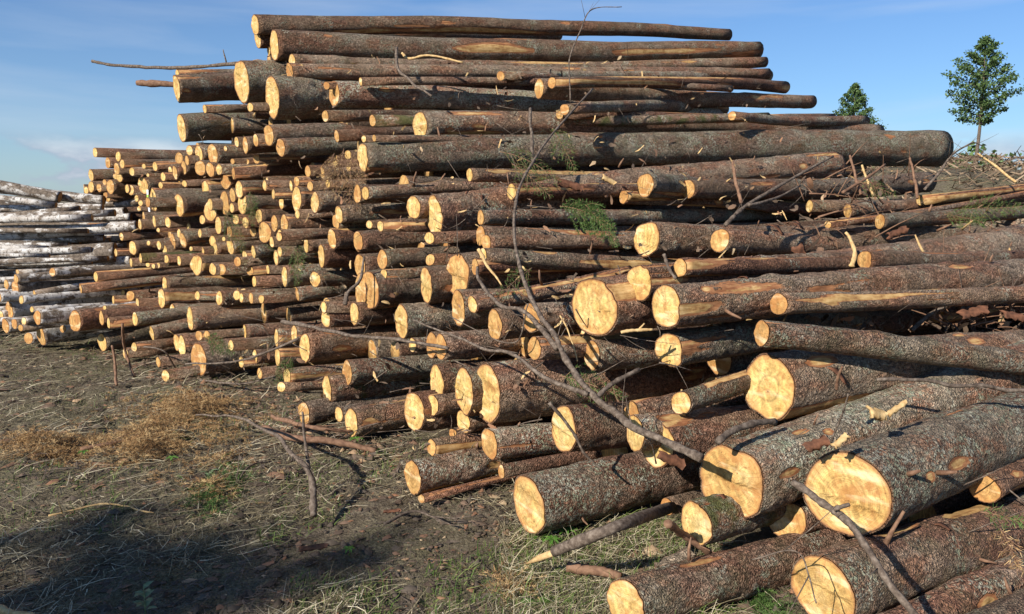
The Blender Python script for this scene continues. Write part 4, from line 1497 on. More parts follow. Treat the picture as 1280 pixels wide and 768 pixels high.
def branch(px, r0, r1, z0, z1, label, name='bare_branch', m=None, kids=(), sub=0, group=None, seed=0):
    m = m or TWIG
    P, s = path3(px, z0, z1, 0.006, seed)
    e = empty(name, P[0])
    V, Fc = tube(P - P[0], r0 * z0 / F, r1 * z1 / F, 8, seed, 0.18, 0.6 if len(px) > 6 else 1.0)
    mesh_obj('stem', V, Fc, m, e)
    for (kpx, a, b, za, zb) in kids:
        K, _ = path3(kpx, za, zb, 0.004, seed + 3)
        V, Fc = tube(K - P[0], a * za / F, b * zb / F, 6, seed + 1, 0.14)
        mesh_obj('side_branch', V, Fc, m, e)
    rs = np.random.RandomState(seed + 50)
    for k in range(sub):
        i = rs.randint(2, len(P) - 2)
        d = P[i + 1] - P[i - 1]
        d /= np.linalg.norm(d)
        sd_ = np.array([rs.uniform(-1, 1), rs.uniform(-0.5, 0.2), rs.uniform(-0.4, 1)])
        dd = d * 0.8 + sd_ * 0.8
        dd /= np.linalg.norm(dd)
        ln = rs.uniform(0.06, 0.22)
        q = P[i] - P[0]
        pp = [q, q + dd * ln * 0.5 + sd_ * 0.01, q + dd * ln + sd_ * 0.03]
        V, Fc = tube(pp, 0.0022, 0.0008, 5, k)
        mesh_obj('twig', V, Fc, m, e)
    tag(e, label, 'branch', group)
    return e


def zf(x, y, k=0.95):
    return ZS(x, y) * k


branch([(876, 574), (800, 536), (745, 500), (708, 450), (690, 418), (665, 378), (646, 318), (643, 268), (652, 229), (681, 180), (712, 143), (742, 110)], 6.3, 1.0, 2.66, 5.3,
       'long forked grey branch leaning across the middle of the pile', sub=14, seed=1,
       kids=[([(597, 334), (600, 352), (626, 382), (650, 387), (672, 405), (697, 436)], 1.9, 3.6, 4.1, 3.35),
             ([(516, 400), (563, 419), (607, 436), (640, 443), (679, 471), (735, 493)], 1.1, 3.4, 3.75, 3.05),
             ([(744, 499), (765, 480), (800, 461)], 3.4, 2.8, 3.05, 3.15),
             ([(687, 503), (714, 537), (730, 568), (757, 590)], 2.4, 1.3, 3.15, 3.2),
             ([(660, 380), (640, 430), (560, 395), ], 1.0, 0.6, 3.6, 3.9)])
branch([(991, 604), (1021, 622), (1054, 647), (1076, 678), (1108, 720), (1150, 775)], 4.8, 4.6, 2.42, 2.02,
       'curved bare stick hanging in front of the largest cut end', kids=[([(1042, 637), (1052, 634), (1062, 631)], 3.4, 2.6, 2.28, 2.27)], seed=2, sub=1)
branch([(353, 402), (395, 410), (440, 420), (495, 424), (560, 436)], 2.6, 1.8, 5.0, 4.0, 'straight bare twig crossing over the smooth oval log at left centre', seed=3, sub=2)
branch([(232, 455), (265, 455), (302, 451), (328, 442), (373, 424)], 1.0, 1.7, 5.3, 5.0, 'thin pale wand stretched right from the orange shield end', seed=4, sub=2)
branch([(430, 382), (435, 366), (450, 350), (454, 322)], 3.0, 1.4, 4.8, 4.9, 'short dark curved twig hooked over the tall ellipse at centre left', seed=5)
branch([(115, 77), (150, 82), (222, 85), (295, 80), (330, 78)], 1.8, 2.4, 8.1, 7.6, 'long bare stick poking left into the sky from the pile top', seed=6, kids=[([(283, 78), (279, 62)], 1.0, 0.6, 7.7, 7.7)])
branch([(171, 104), (222, 106), (300, 108)], 3.8, 4.2, 8.9, 8.8, 'straight brown pole end jutting left below the bare sky stick', name='thin_pole', m=TWIG_RED, seed=7)
branch([(663, 136), (664, 170), (666, 202)], 1.8, 2.2, 5.4, 5.1, 'upright dead twig standing left of the long forked branch tip', seed=8, sub=3)
branch([(713, 128), (712, 78), (725, 39), (740, 12), (777, 9)], 1.1, 0.4, 6.3, 6.3, 'wispy bare twig rising above the crest against blue sky', seed=9, sub=4)
branch([(496, 60), (498, 86), (516, 104), (540, 120)], 2.0, 1.3, 6.8, 6.2, 'small hooked twig near the crest, left of the pale bent stick', seed=10, sub=2)
branch([(503, 66), (512, 73), (537, 70), (579, 78)], 1.7, 1.3, 6.9, 6.7, 'pale bent stick lying near the crest of the pile', m=SPLIT, seed=11)
branch([(907, 281), (935, 256), (1000, 218), (1041, 196)], 2.8, 1.4, 4.5, 5.2, 'long slanting branch on the upper right logs', seed=12, sub=3, kids=[([(937, 256), (965, 250), (1000, 233)], 2.2, 1.2, 4.6, 5.0)])
branch([(916, 203), (920, 228), (926, 255)], 1.8, 2.4, 4.9, 4.7, 'short upright reddish stick beside the long slanting branch', m=TWIG_RED, seed=13)
branch([(1063, 194), (1069, 220), (1076, 244)], 1.4, 1.9, 5.6, 5.4, 'stout upright stick stub under the giant grey log tip', m=TWIG_RED, seed=14)
branch([(1138, 197), (1142, 222), (1147, 248)], 1.4, 1.9, 6.2, 6.0, 'brown upright stick just left of the blunt sky end', m=TWIG_RED, seed=15)
branch([(1078, 206), (1084, 226), (1092, 246)], 1.4, 1.8, 5.6, 5.5, 'thin pale leaning stick among the upright stubs', m=SPLIT, seed=16)
branch([(1053, 241), (1080, 225), (1106, 206)], 2.2, 1.3, 5.3, 5.6, 'thin tan stick slanting up to the right among stubs', m=TWIG_RED, seed=17)
branch([(1155, 238), (1175, 215), (1190, 194), (1215, 179), (1228, 183)], 1.8, 0.6, 6.6, 6.8, 'twiggy bare branch sprouting into sky beside the blunt log', seed=18, sub=8)
branch([(1222, 192), (1245, 208), (1270, 228)], 1.0, 1.8, 7.0, 6.6, 'broken pale stick leaning under the tall young tree', m=SPLIT, seed=19)
branch([(1097, 473), (1150, 477), (1215, 483), (1290, 488)], 2.0, 2.6, 2.95, 3.0, 'long thin rod lying across the stout oval log', seed=20, sub=1)
branch([(896, 554), (912, 541), (935, 532), (968, 528)], 5.0, 3.6, 2.72, 2.9, 'thick bent stick resting on top of the notched log', seed=21)
branch([(1045, 488), (1048, 472), (1054, 457)], 2.4, 1.6, 2.78, 2.72, 'short broken stub standing on the stout oval log', m=TWIG_RED, seed=22)
branch([(1040, 552), (1048, 530), (1055, 512), (1061, 492)], 1.6, 1.1, 2.75, 2.6, 'thin upright wand between the two biggest logs', seed=23, sub=1)
branch([(1057, 291), (1063, 300), (1068, 318), (1064, 334)], 1.6, 3.2, 4.45, 4.35, 'torn whitish stub bent over the golden end log', m=SPLIT, seed=24)
branch([(1140, 412), (1165, 392), (1195, 378), (1230, 372)], 3.0, 2.0, 4.2, 4.3, 'curved dark branch over the broken debris at right', seed=25, sub=4)
branch([(598, 312), (610, 335), (626, 358)], 2.6, 1.0, 4.1, 4.0, 'thin pale splinter slanting down beside the crossing forks', m=SPLIT, seed=26)
branch([(775, 417), (795, 414), (815, 413)], 2.0, 1.8, 3.45, 3.45, 'little pale forked splinter under the huge oval end', m=SPLIT, seed=27, kids=[([(797, 414), (806, 404)], 1.6, 1.0, 3.45, 3.45)])
branch([(830, 318), (838, 336), (846, 348)], 2.2, 1.8, 3.7, 3.65, 'short grey peg hanging below the golden end', seed=28)
branch([(1240, 380), (1262, 362), (1285, 356)], 2.0, 1.4, 4.3, 4.4, 'short dead twig by the right edge above the debris', seed=29, sub=3)
branch([(700, 395), (712, 420), (722, 452)], 1.0, 0.7, 3.5, 3.4, 'hair-thin pale twig dangling right of the orange double end', m=SPLIT, seed=30)
branch([(940, 700), (1000, 690), (1020, 755), ], 0.9, 1.0, 2.35, 2.2, 'wiry twig lying on the half cropped bottom log', seed=31, sub=2)
branch([(300, 575), (360, 570), (395, 590)], 1.4, 1.2, 3.9, 3.9, 'thin straight twig behind the upright ground branch', seed=32, sub=1) if False else None
# branches on the ground
def gbranch(px, r0, r1, lift, label, m=None, seed=0, kids=(), sub=0, name='bare_branch'):
    P = []
    for (a, b), l in zip(px, lift):
        q = ground_at(a, b, 0.03)
        P.append(np.array([q[0], q[1], 0.0]) + np.array([0, 0, max(0.012, l)]) if l < 0.02 else at(a, b, 1 / (1 / np.linalg.norm([q[1]])) if False else q[1] * 0.97))
    for i, (l, (a, b)) in enumerate(zip(lift, px)):
        if l >= 0.02:
            z_ = (EYE - l) / -ray(a, b)[2]
            P[i] = at(a, b, z_)
    P = smooth_poly(P, 8)
    P[:, 2] = np.maximum(P[:, 2], gh(P[:, 0], P[:, 1]) + 0.006)
    e = empty(name, P[0])
    P = P + 0.006 * fbm(P * 9 + seed, 71, 2)[:, None]
    V, Fc = tube(P - P[0], r0 * 4 / F, r1 * 4 / F, 7, seed, 0.15)
    mesh_obj('stem', V, Fc, m or TWIG, e)
    rs = np.random.RandomState(seed)
    for k in range(sub):
        i = rs.randint(2, len(P) - 2)
        dd = P[i + 1] - P[i - 1]
        dd = dd / np.linalg.norm(dd) + np.array([rs.uniform(-1, 1), rs.uniform(-1, 1), rs.uniform(0, 0.7)])
        dd /= np.linalg.norm(dd)
        ln = rs.uniform(0.1, 0.3)
        q = P[i] - P[0]
        V, Fc = tube([q, q + dd * ln * 0.5, q + dd * ln + np.array([0, 0, 0.02])], 0.003, 0.001, 5, k)
        mesh_obj('twig', V, Fc, m or TWIG, e)
    tag(e, label, 'branch')
    return e


gbranch([(245, 519), (300, 522), (345, 546), (375, 575), (392, 602), (390, 642)], 1.1, 4.0, [0.1, 0.2, 0.22, 0.2, 0.12, 0.0], 'arched grey branch rising from the soil left of the pile foot', seed=41, sub=5)
gbranch([(378, 515), (385, 560), (391, 615)], 1.3, 2.4, [0.35, 0.2, 0.05], 'slim upright shoot meeting the arched branch on the soil', seed=42, sub=3)
gbranch([(140, 432), (143, 455), (146, 478)], 2.2, 2.6, [0.25, 0.12, 0.0], 'short dark stick leaning under the leftmost ground log', seed=43, m=TWIG_RED)
gbranch([(153, 405), (156, 440), (168, 468)], 2.4, 2.4, [0.42, 0.18, 0.0], 'upright broken stick in front of the leftmost ground log', seed=44, m=TWIG_RED)
gbranch([(180, 434), (205, 438), (222, 462)], 1.5, 1.5, [0.22, 0.22, 0.0], 'thin arching twig at the foot of the left logs', seed=45)
gbranch([(-10, 750), (30, 760), (75, 768)], 3.0, 2.5, [0.0, 0.0, 0.0], 'pale stick lying in the bottom left corner', m=SPLIT, seed=46)
gbranch([(100, 558), (150, 553), (195, 540)], 3.0, 2.4, [0.0, 0.02, 0.0], 'brown stick half buried in the dead needle heap', m=TWIG_RED, seed=47, sub=2)
gbranch([(330, 535), (372, 548), (420, 552), (470, 560)], 5.0, 4.2, [0.06, 0.07, 0.06, 0.0], 'knobbly brown branch lying under the split red log', m=TWIG_RED, seed=48, sub=4)
gbranch([(340, 520), (390, 535), (440, 540)], 3.0, 2.4, [0.1, 0.1, 0.06], 'reddish branch just behind the knobbly one', m=TWIG_RED, seed=49, sub=4)
gbranch([(60, 640), (130, 632), (190, 640)], 1.2, 0.8, [0.0, 0.02, 0.0], 'thin straight dry twig on the left soil', m=SPLIT, seed=50, sub=1)
gbranch([(710, 703), (745, 710), (776, 716)], 5.0, 4.0, [0.0, 0.01, 0.0], 'stubby brown stick in the grass by the cropped log', m=TWIG_RED, seed=51)
gbranch([(835, 655), (850, 668), (880, 690), (893, 702)], 3.5, 2.6, [0.30, 0.2, 0.12, 0.05], 'bent twig dropping from under the notched log', m=TWIG_RED, seed=52, sub=3)
gbranch([(290, 610), (310, 585), (335, 575)], 1.2, 1.0, [0.0, 0.03, 0.0], 'fine curved twig right of the dead needle heap', seed=53, sub=2)
gbranch([(250, 475), (300, 480), (345, 470)], 2.0, 1.3, [0.02, 0.08, 0.15], 'grey twig lying below the low shield end', seed=54, sub=4)
gbranch([(480, 650), (520, 640), (560, 650)], 1.6, 1.0, [0.0, 0.02, 0.0], 'dry twig flat on soil before the peeled-patch log', seed=55, sub=2)

# the pole with a split yellow tip
P = smooth_poly([at(692, 690, (EYE - .13) / -ray(692, 690)[2]), at(775, 657, (EYE - .27) / -ray(775, 657)[2]), at(840, 634, 3.25)], 8)
e = empty('split_pole', P[0])
V, Fc = tube(P - P[0], 0.019, 0.024, 9, 3, 0.1)
mesh_obj('stem', V, Fc, TWIG, e)
tip = at(658, 705, (EYE - .03) / -ray(658, 705)[2]) - P[0]
tip[2] = max(tip[2], 0.03 - P[0][2])
V, Fc = tube([tip, tip * 0.5, np.array([0.01, 0, 0.0])], 0.004, 0.016, 6, 5, 0.3)
mesh_obj('split_tip', V, Fc, SPLIT, e)
tag(e, 'dark pole with a split yellow tip poking out over the grass', 'pole')

# ------------------------------------------------------------------ sprigs of spruce
def sprig(P0, d, length, m, label, name='spruce_sprig', dens=1.0, seed=0, droop=0.5, cat='sprig', up=None, fan=0.42):
    rs = np.random.RandomState(seed + 900)
    d = np.array(d, float)
    d /= np.linalg.norm(d)
    side = np.cross(d, [0.2, 1.0, 0.15]) if up is None else np.cross(d, up)
    side /= np.linalg.norm(side)
    e = empty(name, P0)
    n = 14
    t = np.linspace(0, 1, n)[:, None]
    stem = d * length * t + np.array([0, 0, -droop * length * 0.35]) * t ** 2
    V, Fc = tube(stem, 0.003, 0.001, 5, seed)
    mesh_obj('stem', V, Fc, TWIG_RED, e)
    mb = MB()
    NV = []

    def needles(line, step):
        for i in range(len(line) - 1):
            a, b = line[i], line[i + 1]
            ln = np.linalg.norm(b - a)
            for k in range(max(1, int(ln / step))):
                p = a + (b - a) * rs.rand()
                q = (b - a) / ln * 0.6 + rs.randn(3) * 0.62
                q /= np.linalg.norm(q)
                nl = rs.uniform(0.012, 0.022)
                s_ = np.cross(q, rs.randn(3))
                s_ /= np.linalg.norm(s_) + 1e-6
                s_ *= 0.0012
                NV.append([p - s_, p + s_, p + q * nl + s_ * 0.5, p + q * nl - s_ * 0.5])
    needles(stem, 0.0022 / dens)
    for i in range(1, n - 1):
        for sg in (-1, 1):
            q = d * 0.75 + side * sg * 0.8 + rs.randn(3) * 0.12
            q /= np.linalg.norm(q)
            ln = length * fan * (1 - t[i, 0] * 0.85) * rs.uniform(0.7, 1.1)
            tt = np.linspace(0, 1, 6)[:, None]
            l = stem[i] + q * ln * tt + np.array([0, 0, -droop * ln * 0.6]) * tt ** 2
            V, Fc = tube(l, 0.0018, 0.0006, 4, i)
            mb.add(V, Fc)
            needles(l, 0.0022 / dens)
    mb.build('side_shoots', TWIG_RED, e)
    NV = np.array(NV)
    no = arrays_obj('needles', NV, [[0, 1, 2, 3]], m, rs.rand(len(NV)), e)
    no['kind'] = 'stuff'
    tag(e, label, cat)
    return e


def dirpx(x, y, z, x2, y2, z2):
    v = at(x2, y2, z2) - at(x, y, z)
    return v, np.linalg.norm(v)


SPR = [
    (700, 258, 770, 262, 4.3, 4.05, NEEDLE, 'drooping green fir sprig above the golden round end', 0.75, 2.0),
    (725, 250, 772, 290, 4.2, 4.05, NEEDLE, 'smaller green sprig hanging at the right of the drooping one', 0.7, 1.6),
    (280, 262, 305, 305, 6.9, 6.7, NEEDLE, 'dark green sprig tucked in the left stack hollow', 0.4, 0.9),
    (312, 240, 316, 275, 6.9, 6.8, NEEDLE, 'narrow green sprig beside the tall bright end', 0.6, 0.9),
    (372, 305, 372, 342, 6.0, 5.8, NEEDLE, 'hanging green sprig below the neat orange disc', 0.8, 1.0),
    (255, 422, 292, 436, 5.7, 5.6, NEEDLE, 'green sprig on top of the low shield log', 0.3, 1.3),
    (625, 190, 700, 200, 5.2, 5.0, NEEDLE, 'sparse green twigs over the peeled upper log', 0.9, 0.6),
    (640, 205, 690, 235, 5.1, 5.0, NEEDLE, 'thin green sprig on the bark scraps above centre', 0.6, 0.5),
    (700, 470, 780, 488, 3.45, 3.3, NEEDLE, 'green sprig trapped behind the forked branch', 0.3, 0.9),
    (665, 335, 620, 368, 4.1, 4.0, NEEDLE, 'sparse green sprig right of the tall orange end', 0.2, 0.6),
    (1075, 228, 1120, 240, 5.4, 5.3, NEEDLE, 'yellowish sprig among the upright stubs at right', 0.3, 0.5),
    (1200, 262, 1285, 255, 5.6, 5.3, NEEDLE, 'low green spruce frond at the right edge', 0.2, 1.1),
    (1180, 268, 1230, 275, 5.4, 5.3, NEEDLE, 'small green frond left of the right edge frond', 0.2, 0.9),
    (365, 445, 345, 475, 5.0, 4.9, NEEDLE, 'green sprig in front of the broken ends at lower left', 0.4, 1.0),
    (690, 160, 720, 205, 5.3, 5.2, NEEDLE, 'small green sprig above the giant grey log', 0.5, 0.8),
    (1250, 660, 1275, 710, 2.35, 2.2, DEAD, 'dead dry sprig over the mossy strip at right', 0.2, 0.35),
    (1225, 640, 1285, 650, 2.45, 2.35, NEEDLE, 'olive sprig behind the mossy strip log', 0.2, 0.5),
]
for k, (a, b, c, d_, z0, z1, m_, lb, dr, dn) in enumerate(SPR):
    v, ln = dirpx(a, b, z0, c, d_, z1)
    sprig(at(a, b, z0), v, ln, m_, lb, dens=dn, seed=k, droop=dr)
# dead, brown sprigs hanging left of the giant log
DS = [(430, 186, 418, 240), (440, 192, 436, 250), (425, 200, 400, 245), (448, 214, 446, 256), (418, 192, 404, 224)]
for k, (a, b, c, d_) in enumerate(DS):
    v, ln = dirpx(a, b, 5.75, c, d_, 5.65)
    sprig(at(a, b, 5.75), v, ln, DEAD, ['longest dead brown sprig hanging left of the giant log', 'dead brown sprig hanging straight under the giant log end', 'leftmost dangling dead sprig above the glowing slab end', 'short dead sprig right of the dangling bunch', 'small upper dead sprig of the dangling bunch'][k],
          name='dead_sprig', dens=0.45, seed=60 + k, droop=0.4, fan=0.55)

# ------------------------------------------------------------------ ground litter
rg = np.random.RandomState(11)


def in_pile(X, Y):
    """True behind the foot line of the pile"""
    return (X * 0.72 + Y * 0.70) > 2.45


def scatter(n, far=11.0, foot=0.35):
    out = []
    while sum(len(o) for o in out) < n:
        m = n * 2
        # denser near the viewer: picked over a wide fan of directions
        ang = rg.uniform(-1.05, 0.75, m)
        u = rg.rand(m)
        dd = 1 / (1 / far + u * (1 / 1.7 - 1 / far))
        X, Y = dd * np.sin(ang), dd * np.cos(ang)
        ok = (X * 0.72 + Y * 0.70) < 2.35 + foot
        out.append(np.stack([X[ok], Y[ok]], 1))
    return np.concatenate(out)[:n]


def ribbons(name, xy, lmin, lmax, wmin, wmax, m, lift, pitch, tone, label, cat, curl=0.25, ang=None):
    n = len(xy)
    z = gh(xy[:, 0], xy[:, 1])
    a = rg.uniform(0, 2 * math.pi, n) if ang is None else ang
    ln = rg.uniform(lmin, lmax, n) * (0.5 + rg.rand(n))
    wd = rg.uniform(wmin, wmax, n)
    pt = np.abs(rg.randn(n)) * pitch
    bend = rg.randn(n) * curl
    V = np.zeros((n, 8, 3))
    for k in range(4):
        t = k / 3
        aa = a + bend * t
        px = xy[:, 0] + np.cos(aa) * ln * t * np.cos(pt)
        py = xy[:, 1] + np.sin(aa) * ln * t * np.cos(pt)
        pz = z + lift * (0.3 + rg.rand(n) * 0.7) * 1.0 + np.sin(pt) * ln * t * (1 - 0.35 * t)
        pz = np.maximum(pz, 0.002 + gh(px, py))
        wk = wd * (1 - 0.6 * t)
        nx_, ny_ = -np.sin(aa), np.cos(aa)
        for j, sg in enumerate((-1, 1)):
            V[:, k * 2 + j, 0] = px + nx_ * wk * sg
            V[:, k * 2 + j, 1] = py + ny_ * wk * sg
            V[:, k * 2 + j, 2] = pz + 0.3 * wk * sg
    o = arrays_obj(name, V, [[0, 1, 3, 2], [2, 3, 5, 4], [4, 5, 7, 6]], m, tone)
    tag(o, label, cat, kind='stuff')
    return o


def patch(xy, f, seed, thr):
    p = np.stack([xy[:, 0] * f, xy[:, 1] * f, xy[:, 0] * 0], 1)
    return fbm(p, seed, 3) > thr


xy = scatter(50000)
xy = xy[patch(xy, 1.6, 5, -0.25)]
ribbons('dry_straw', xy, 0.03, 0.15, 0.0007, 0.0021, STRAW, 0.018, 0.16, rg.rand(len(xy)) ** 1.9, 'dry pale grass stalks strewn over the soil', 'straw', 0.22)
xy = scatter(14000)
ribbons('dark_twig_litter', xy, 0.02, 0.12, 0.0008, 0.0022, TWIG, 0.012, 0.10, rg.rand(len(xy)), 'small dark twigs strewn over the soil', 'twigs', 0.3)
xy = scatter(46000)
xy = xy[patch(xy, 1.5, 17, 0.02)]
ribbons('grass', xy, 0.025, 0.07, 0.0010, 0.0022, GRASS, 0.004, 0.9, rg.rand(len(xy)), 'short green grass growing in patches on the soil', 'grass', 0.3)
ff = rg.uniform(-6.5, 1.5, 26000), rg.uniform(3.6, 9.5, 26000)
xy = np.stack(ff, 1)
xy = xy[(xy[:, 0] * 0.72 + xy[:, 1] * 0.70) < 2.75]
k_ = len(xy) // 2
ribbons('dry_straw', xy[:k_], 0.04, 0.20, 0.0010, 0.0028, STRAW, 0.02, 0.2, rg.rand(k_) ** 1.6, 'dry stalks strewn farther off toward the left logs', 'straw', 0.25)
ribbons('dark_twig_litter', xy[k_:k_ + k_ // 3], 0.04, 0.22, 0.0015, 0.0035, TWIG, 0.02, 0.15, rg.rand(k_ // 3), 'dark twigs strewn farther off toward the left logs', 'twigs', 0.25)
# thicker grass under the cropped log at the bottom
c = np.array([ground_at(x_, y_)[:2] for x_, y_ in zip(rg.uniform(640, 900, 2600), rg.uniform(640, 800, 2600))])
ribbons('tall_grass', c, 0.04, 0.14, 0.0009, 0.0022, GRASS, 0.004, 0.8, rg.rand(len(c)) * 0.9 + 0.1, 'taller mixed grass beside the cropped bottom log', 'grass', 0.5)
c = np.array([ground_at(x_, y_)[:2] for x_, y_ in zip(rg.uniform(620, 900, 3400), rg.uniform(640, 800, 3400))])
ribbons('tall_straw', c, 0.05, 0.18, 0.0008, 0.0016, STRAW, 0.02, 0.35, rg.rand(len(c)), 'tangled dry stalks in the grass by the bottom log', 'straw', 0.6)


def flakes(name, xy, smin, smax, m, tone, label, cat, flat=0.35, lift=0.0):
    n = len(xy)
    base = np.array([[1, 0, 0], [0.3, 0.9, 0.1], [-0.7, 0.6, 0], [-0.9, -0.4, 0.1], [0.1, -0.8, 0], [0.05, 0.05, 0.7]])
    s = rg.uniform(smin, smax, n) * (0.4 + rg.rand(n) ** 2)
    a = rg.uniform(0, 6.28, n)
    V = base[None] * (1 + 0.45 * rg.randn(n, 6, 3))
    V[:, :, 2] *= flat
    st = rg.uniform(0.35, 1, n)
    V[:, :, 1] *= st[:, None]
    ca, sa = np.cos(a)[:, None], np.sin(a)[:, None]
    X = V[:, :, 0] * ca - V[:, :, 1] * sa
    Y = V[:, :, 0] * sa + V[:, :, 1] * ca
    W = np.stack([X, Y, V[:, :, 2]], -1) * s[:, None, None]
    W[:, :, 0] += xy[:, 0, None]
    W[:, :, 1] += xy[:, 1, None]
    W[:, :, 2] += (gh(xy[:, 0], xy[:, 1]) + lift)[:, None] + 0.002
    o = arrays_obj(name, W, [[0, 1, 5], [1, 2, 5], [2, 3, 5], [3, 4, 5], [4, 0, 5]], m, tone)
    tag(o, label, cat, kind='stuff')
    return o


xy = scatter(14000)
flakes('bark_litter', xy, 0.005, 0.022, CHIP, rg.rand(len(xy)), 'small bark flakes and chips strewn on the soil', 'bark litter')
flakes('bark_litter', np.stack([rg.uniform(-6, 0.5, 7000), rg.uniform(3.5, 9, 7000)], 1), 0.008, 0.04, CHIP, rg.rand(7000), 'larger bark flakes strewn toward the left logs', 'bark litter')
xy = scatter(6000)
flakes('soil_clods', xy, 0.008, 0.028, CLOD, rg.rand(len(xy)), 'crumbs and clods of dark soil on the ground', 'soil clods', 0.8)
# extra debris along the foot of the pile
t_ = rg.rand(5000)
fx = -3.9 + t_ * 5.6
fy = (2.38 - fx * 0.72) / 0.70 + rg.uniform(-0.35, 0.35, 5000)
flakes('pile_foot_debris', np.stack([fx, fy], 1), 0.006, 0.03, CHIP, rg.rand(5000), 'bark scraps heaped along the foot of the pile', 'bark litter', 0.7)


def heap(cx, cy, rx, ry, n, m, hgt, name, label, cat):
    """fallen shoots, each set with needles"""
    ns = n // 34
    u = rg.randn(ns) * 0.5
    v = rg.randn(ns) * 0.5
    xy = np.array([ground_at(a, b)[:2] for a, b in zip(cx + u * rx, cy + v * ry)])
    cl_ = vnoise(np.stack([xy[:, 0] * 6, xy[:, 1] * 6, u * 0], 1), 3)
    keep = cl_ > -0.35
    xy, u, v, cl_ = xy[keep], u[keep], v[keep], cl_[keep]
    ns = len(xy)
    z = gh(xy[:, 0], xy[:, 1]) + np.maximum(0, hgt * np.exp(-(u ** 2 + v ** 2) * 1.3) * (0.35 + 0.8 * cl_)) * rg.rand(ns) ** 0.5
    a = rg.uniform(0, 6.28, ns)
    el = rg.randn(ns) * 0.28
    sd_ = np.stack([np.cos(a) * np.cos(el), np.sin(a) * np.cos(el), np.sin(el)], 1)
    L_ = rg.uniform(0.04, 0.13, ns)
    k = 34
    t = rg.rand(ns, k, 1)
    p = np.stack([xy[:, 0], xy[:, 1], z + 0.006], 1)[:, None] + sd_[:, None] * L_[:, None, None] * t
    p[:, :, 2] -= (t[:, :, 0] * L_[:, None]) ** 2 * 2.0
    d = sd_[:, None] * 0.9 + rg.randn(ns, k, 3) * 0.55
    d /= np.linalg.norm(d, axis=2)[:, :, None]
    d = d.reshape(-1, 3)
    p = p.reshape(-1, 3)
    p[:, 2] = np.maximum(p[:, 2], gh(p[:, 0], p[:, 1]) + 0.003)
    nn_ = len(p)
    s = np.cross(d, rg.randn(nn_, 3))
    s /= np.linalg.norm(s, axis=1)[:, None]
    s *= rg.uniform(0.0006, 0.0012, nn_)[:, None]
    l_ = rg.uniform(0.010, 0.019, nn_)[:, None]
    V = np.stack([p - s, p + s, p + d * l_ + s * 0.4, p + d * l_ - s * 0.4], 1)
    tone = np.repeat(rg.rand(ns), k) * 0.75 + rg.rand(nn_) * 0.25
    o = arrays_obj(name, V, [[0, 1, 2, 3]], m, tone)
    tag(o, label, cat, kind='stuff')
    return o


heap(240, 515, 85, 22, 30800, DEAD, 0.18, 'dead_needles', 'rusty dead spruce needles heaped below the left logs', 'dead needles')
heap(205, 560, 90, 34, 52000, DEAD, 0.22, 'dead_needles', 'orange-brown dead needles in the middle of the left soil', 'dead needles')
heap(60, 560, 65, 20, 19800, DEAD, 0.14, 'dead_needles', 'dead orange needle mound at the far left', 'dead needles')
heap(262, 608, 30, 28, 5720, DEAD, 0.07, 'dead_needles', 'small dead needle clump above the green sprig', 'dead needles')
heap(640, 725, 28, 22, 3520, DEAD, 0.06, 'dead_needles', 'reddish dead needle tuft near the split pole tip', 'dead needles')
heap(278, 600, 40, 24, 6500, NEEDLE, 0.07, 'green_spruce_tips', 'dark green spruce tips lying on the left soil', 'needles')
heap(262, 628, 22, 18, 3250, NEEDLE, 0.05, 'green_spruce_tips', 'dark green tips at the edge of the shade', 'needles')
heap(112, 440, 22, 8, 1750, NEEDLE, 0.07, 'green_spruce_tips', 'green tips at the foot of the dark round end', 'needles')
heap(960, 755, 22, 26, 3250, NEEDLE, 0.10, 'green_spruce_tips', 'green tips between the two bottom logs', 'needles')

# grass-like and leafy small plants
def leaf_mesh(P, d, up, ln, wd):
    d = np.array(d, float)
    d /= np.linalg.norm(d)
    s = np.cross(d, up)
    s /= np.linalg.norm(s) + 1e-9
    nrm = np.cross(s, d)
    V = [P, P + d * ln * 0.3 + s * wd * 0.8 + nrm * 0.004, P + d * ln * 0.3 - s * wd * 0.8 + nrm * 0.004, P + d * ln * 0.3 + nrm * 0.0,
         P + d * ln * 0.7 + s * wd * 0.7, P + d * ln * 0.7 - s * wd * 0.7, P + d * ln * 0.7 - nrm * 0.003, P + d * ln - nrm * 0.01]
    return V, [[0, 1, 3], [0, 3, 2], [1, 4, 6, 3], [3, 6, 5, 2], [4, 7, 6], [6, 7, 5]]


PLANT = simple('fresh_leaf', [(0.2, (0.05, 0.13, 0.018)), (0.8, (0.12, 0.24, 0.04))], 9, 0.5)
PALE = simple('grey_green_leaf', [(0.2, (0.09, 0.13, 0.06)), (0.8, (0.20, 0.25, 0.13))], 9, 0.5)


def plant(x, y, nleaf, ln, wd, hgt, m, label, star=True, seed=0):
    rs = np.random.RandomState(seed)
    P = ground_at(x, y)
    P[2] = gh(np.array([P[0]]), np.array([P[1]]))[0]
    e = empty('small_plant', P)
    V, Fc = tube([np.zeros(3), np.array([0.003, 0, hgt * 0.5]), np.array([0.0, 0.004, hgt])], 0.0022, 0.0014, 5, seed)
    mesh_obj('stem', V, Fc, m, e)
    for k in range(nleaf):
        a = k * 2 * math.pi / nleaf * (1 if star else 2.4) + rs.uniform(-.15, .15)
        zz = hgt if star else hgt * (0.35 + 0.65 * k / nleaf)
        d = np.array([math.cos(a), math.sin(a), 0.15 if star else 0.55])
        V, Fc = leaf_mesh(np.array([0, 0, zz]), d, [0, 0, 1], ln * rs.uniform(0.8, 1.1), wd)
        mesh_obj('leaf', V, Fc, m, e)
    tag(e, label, 'plant')


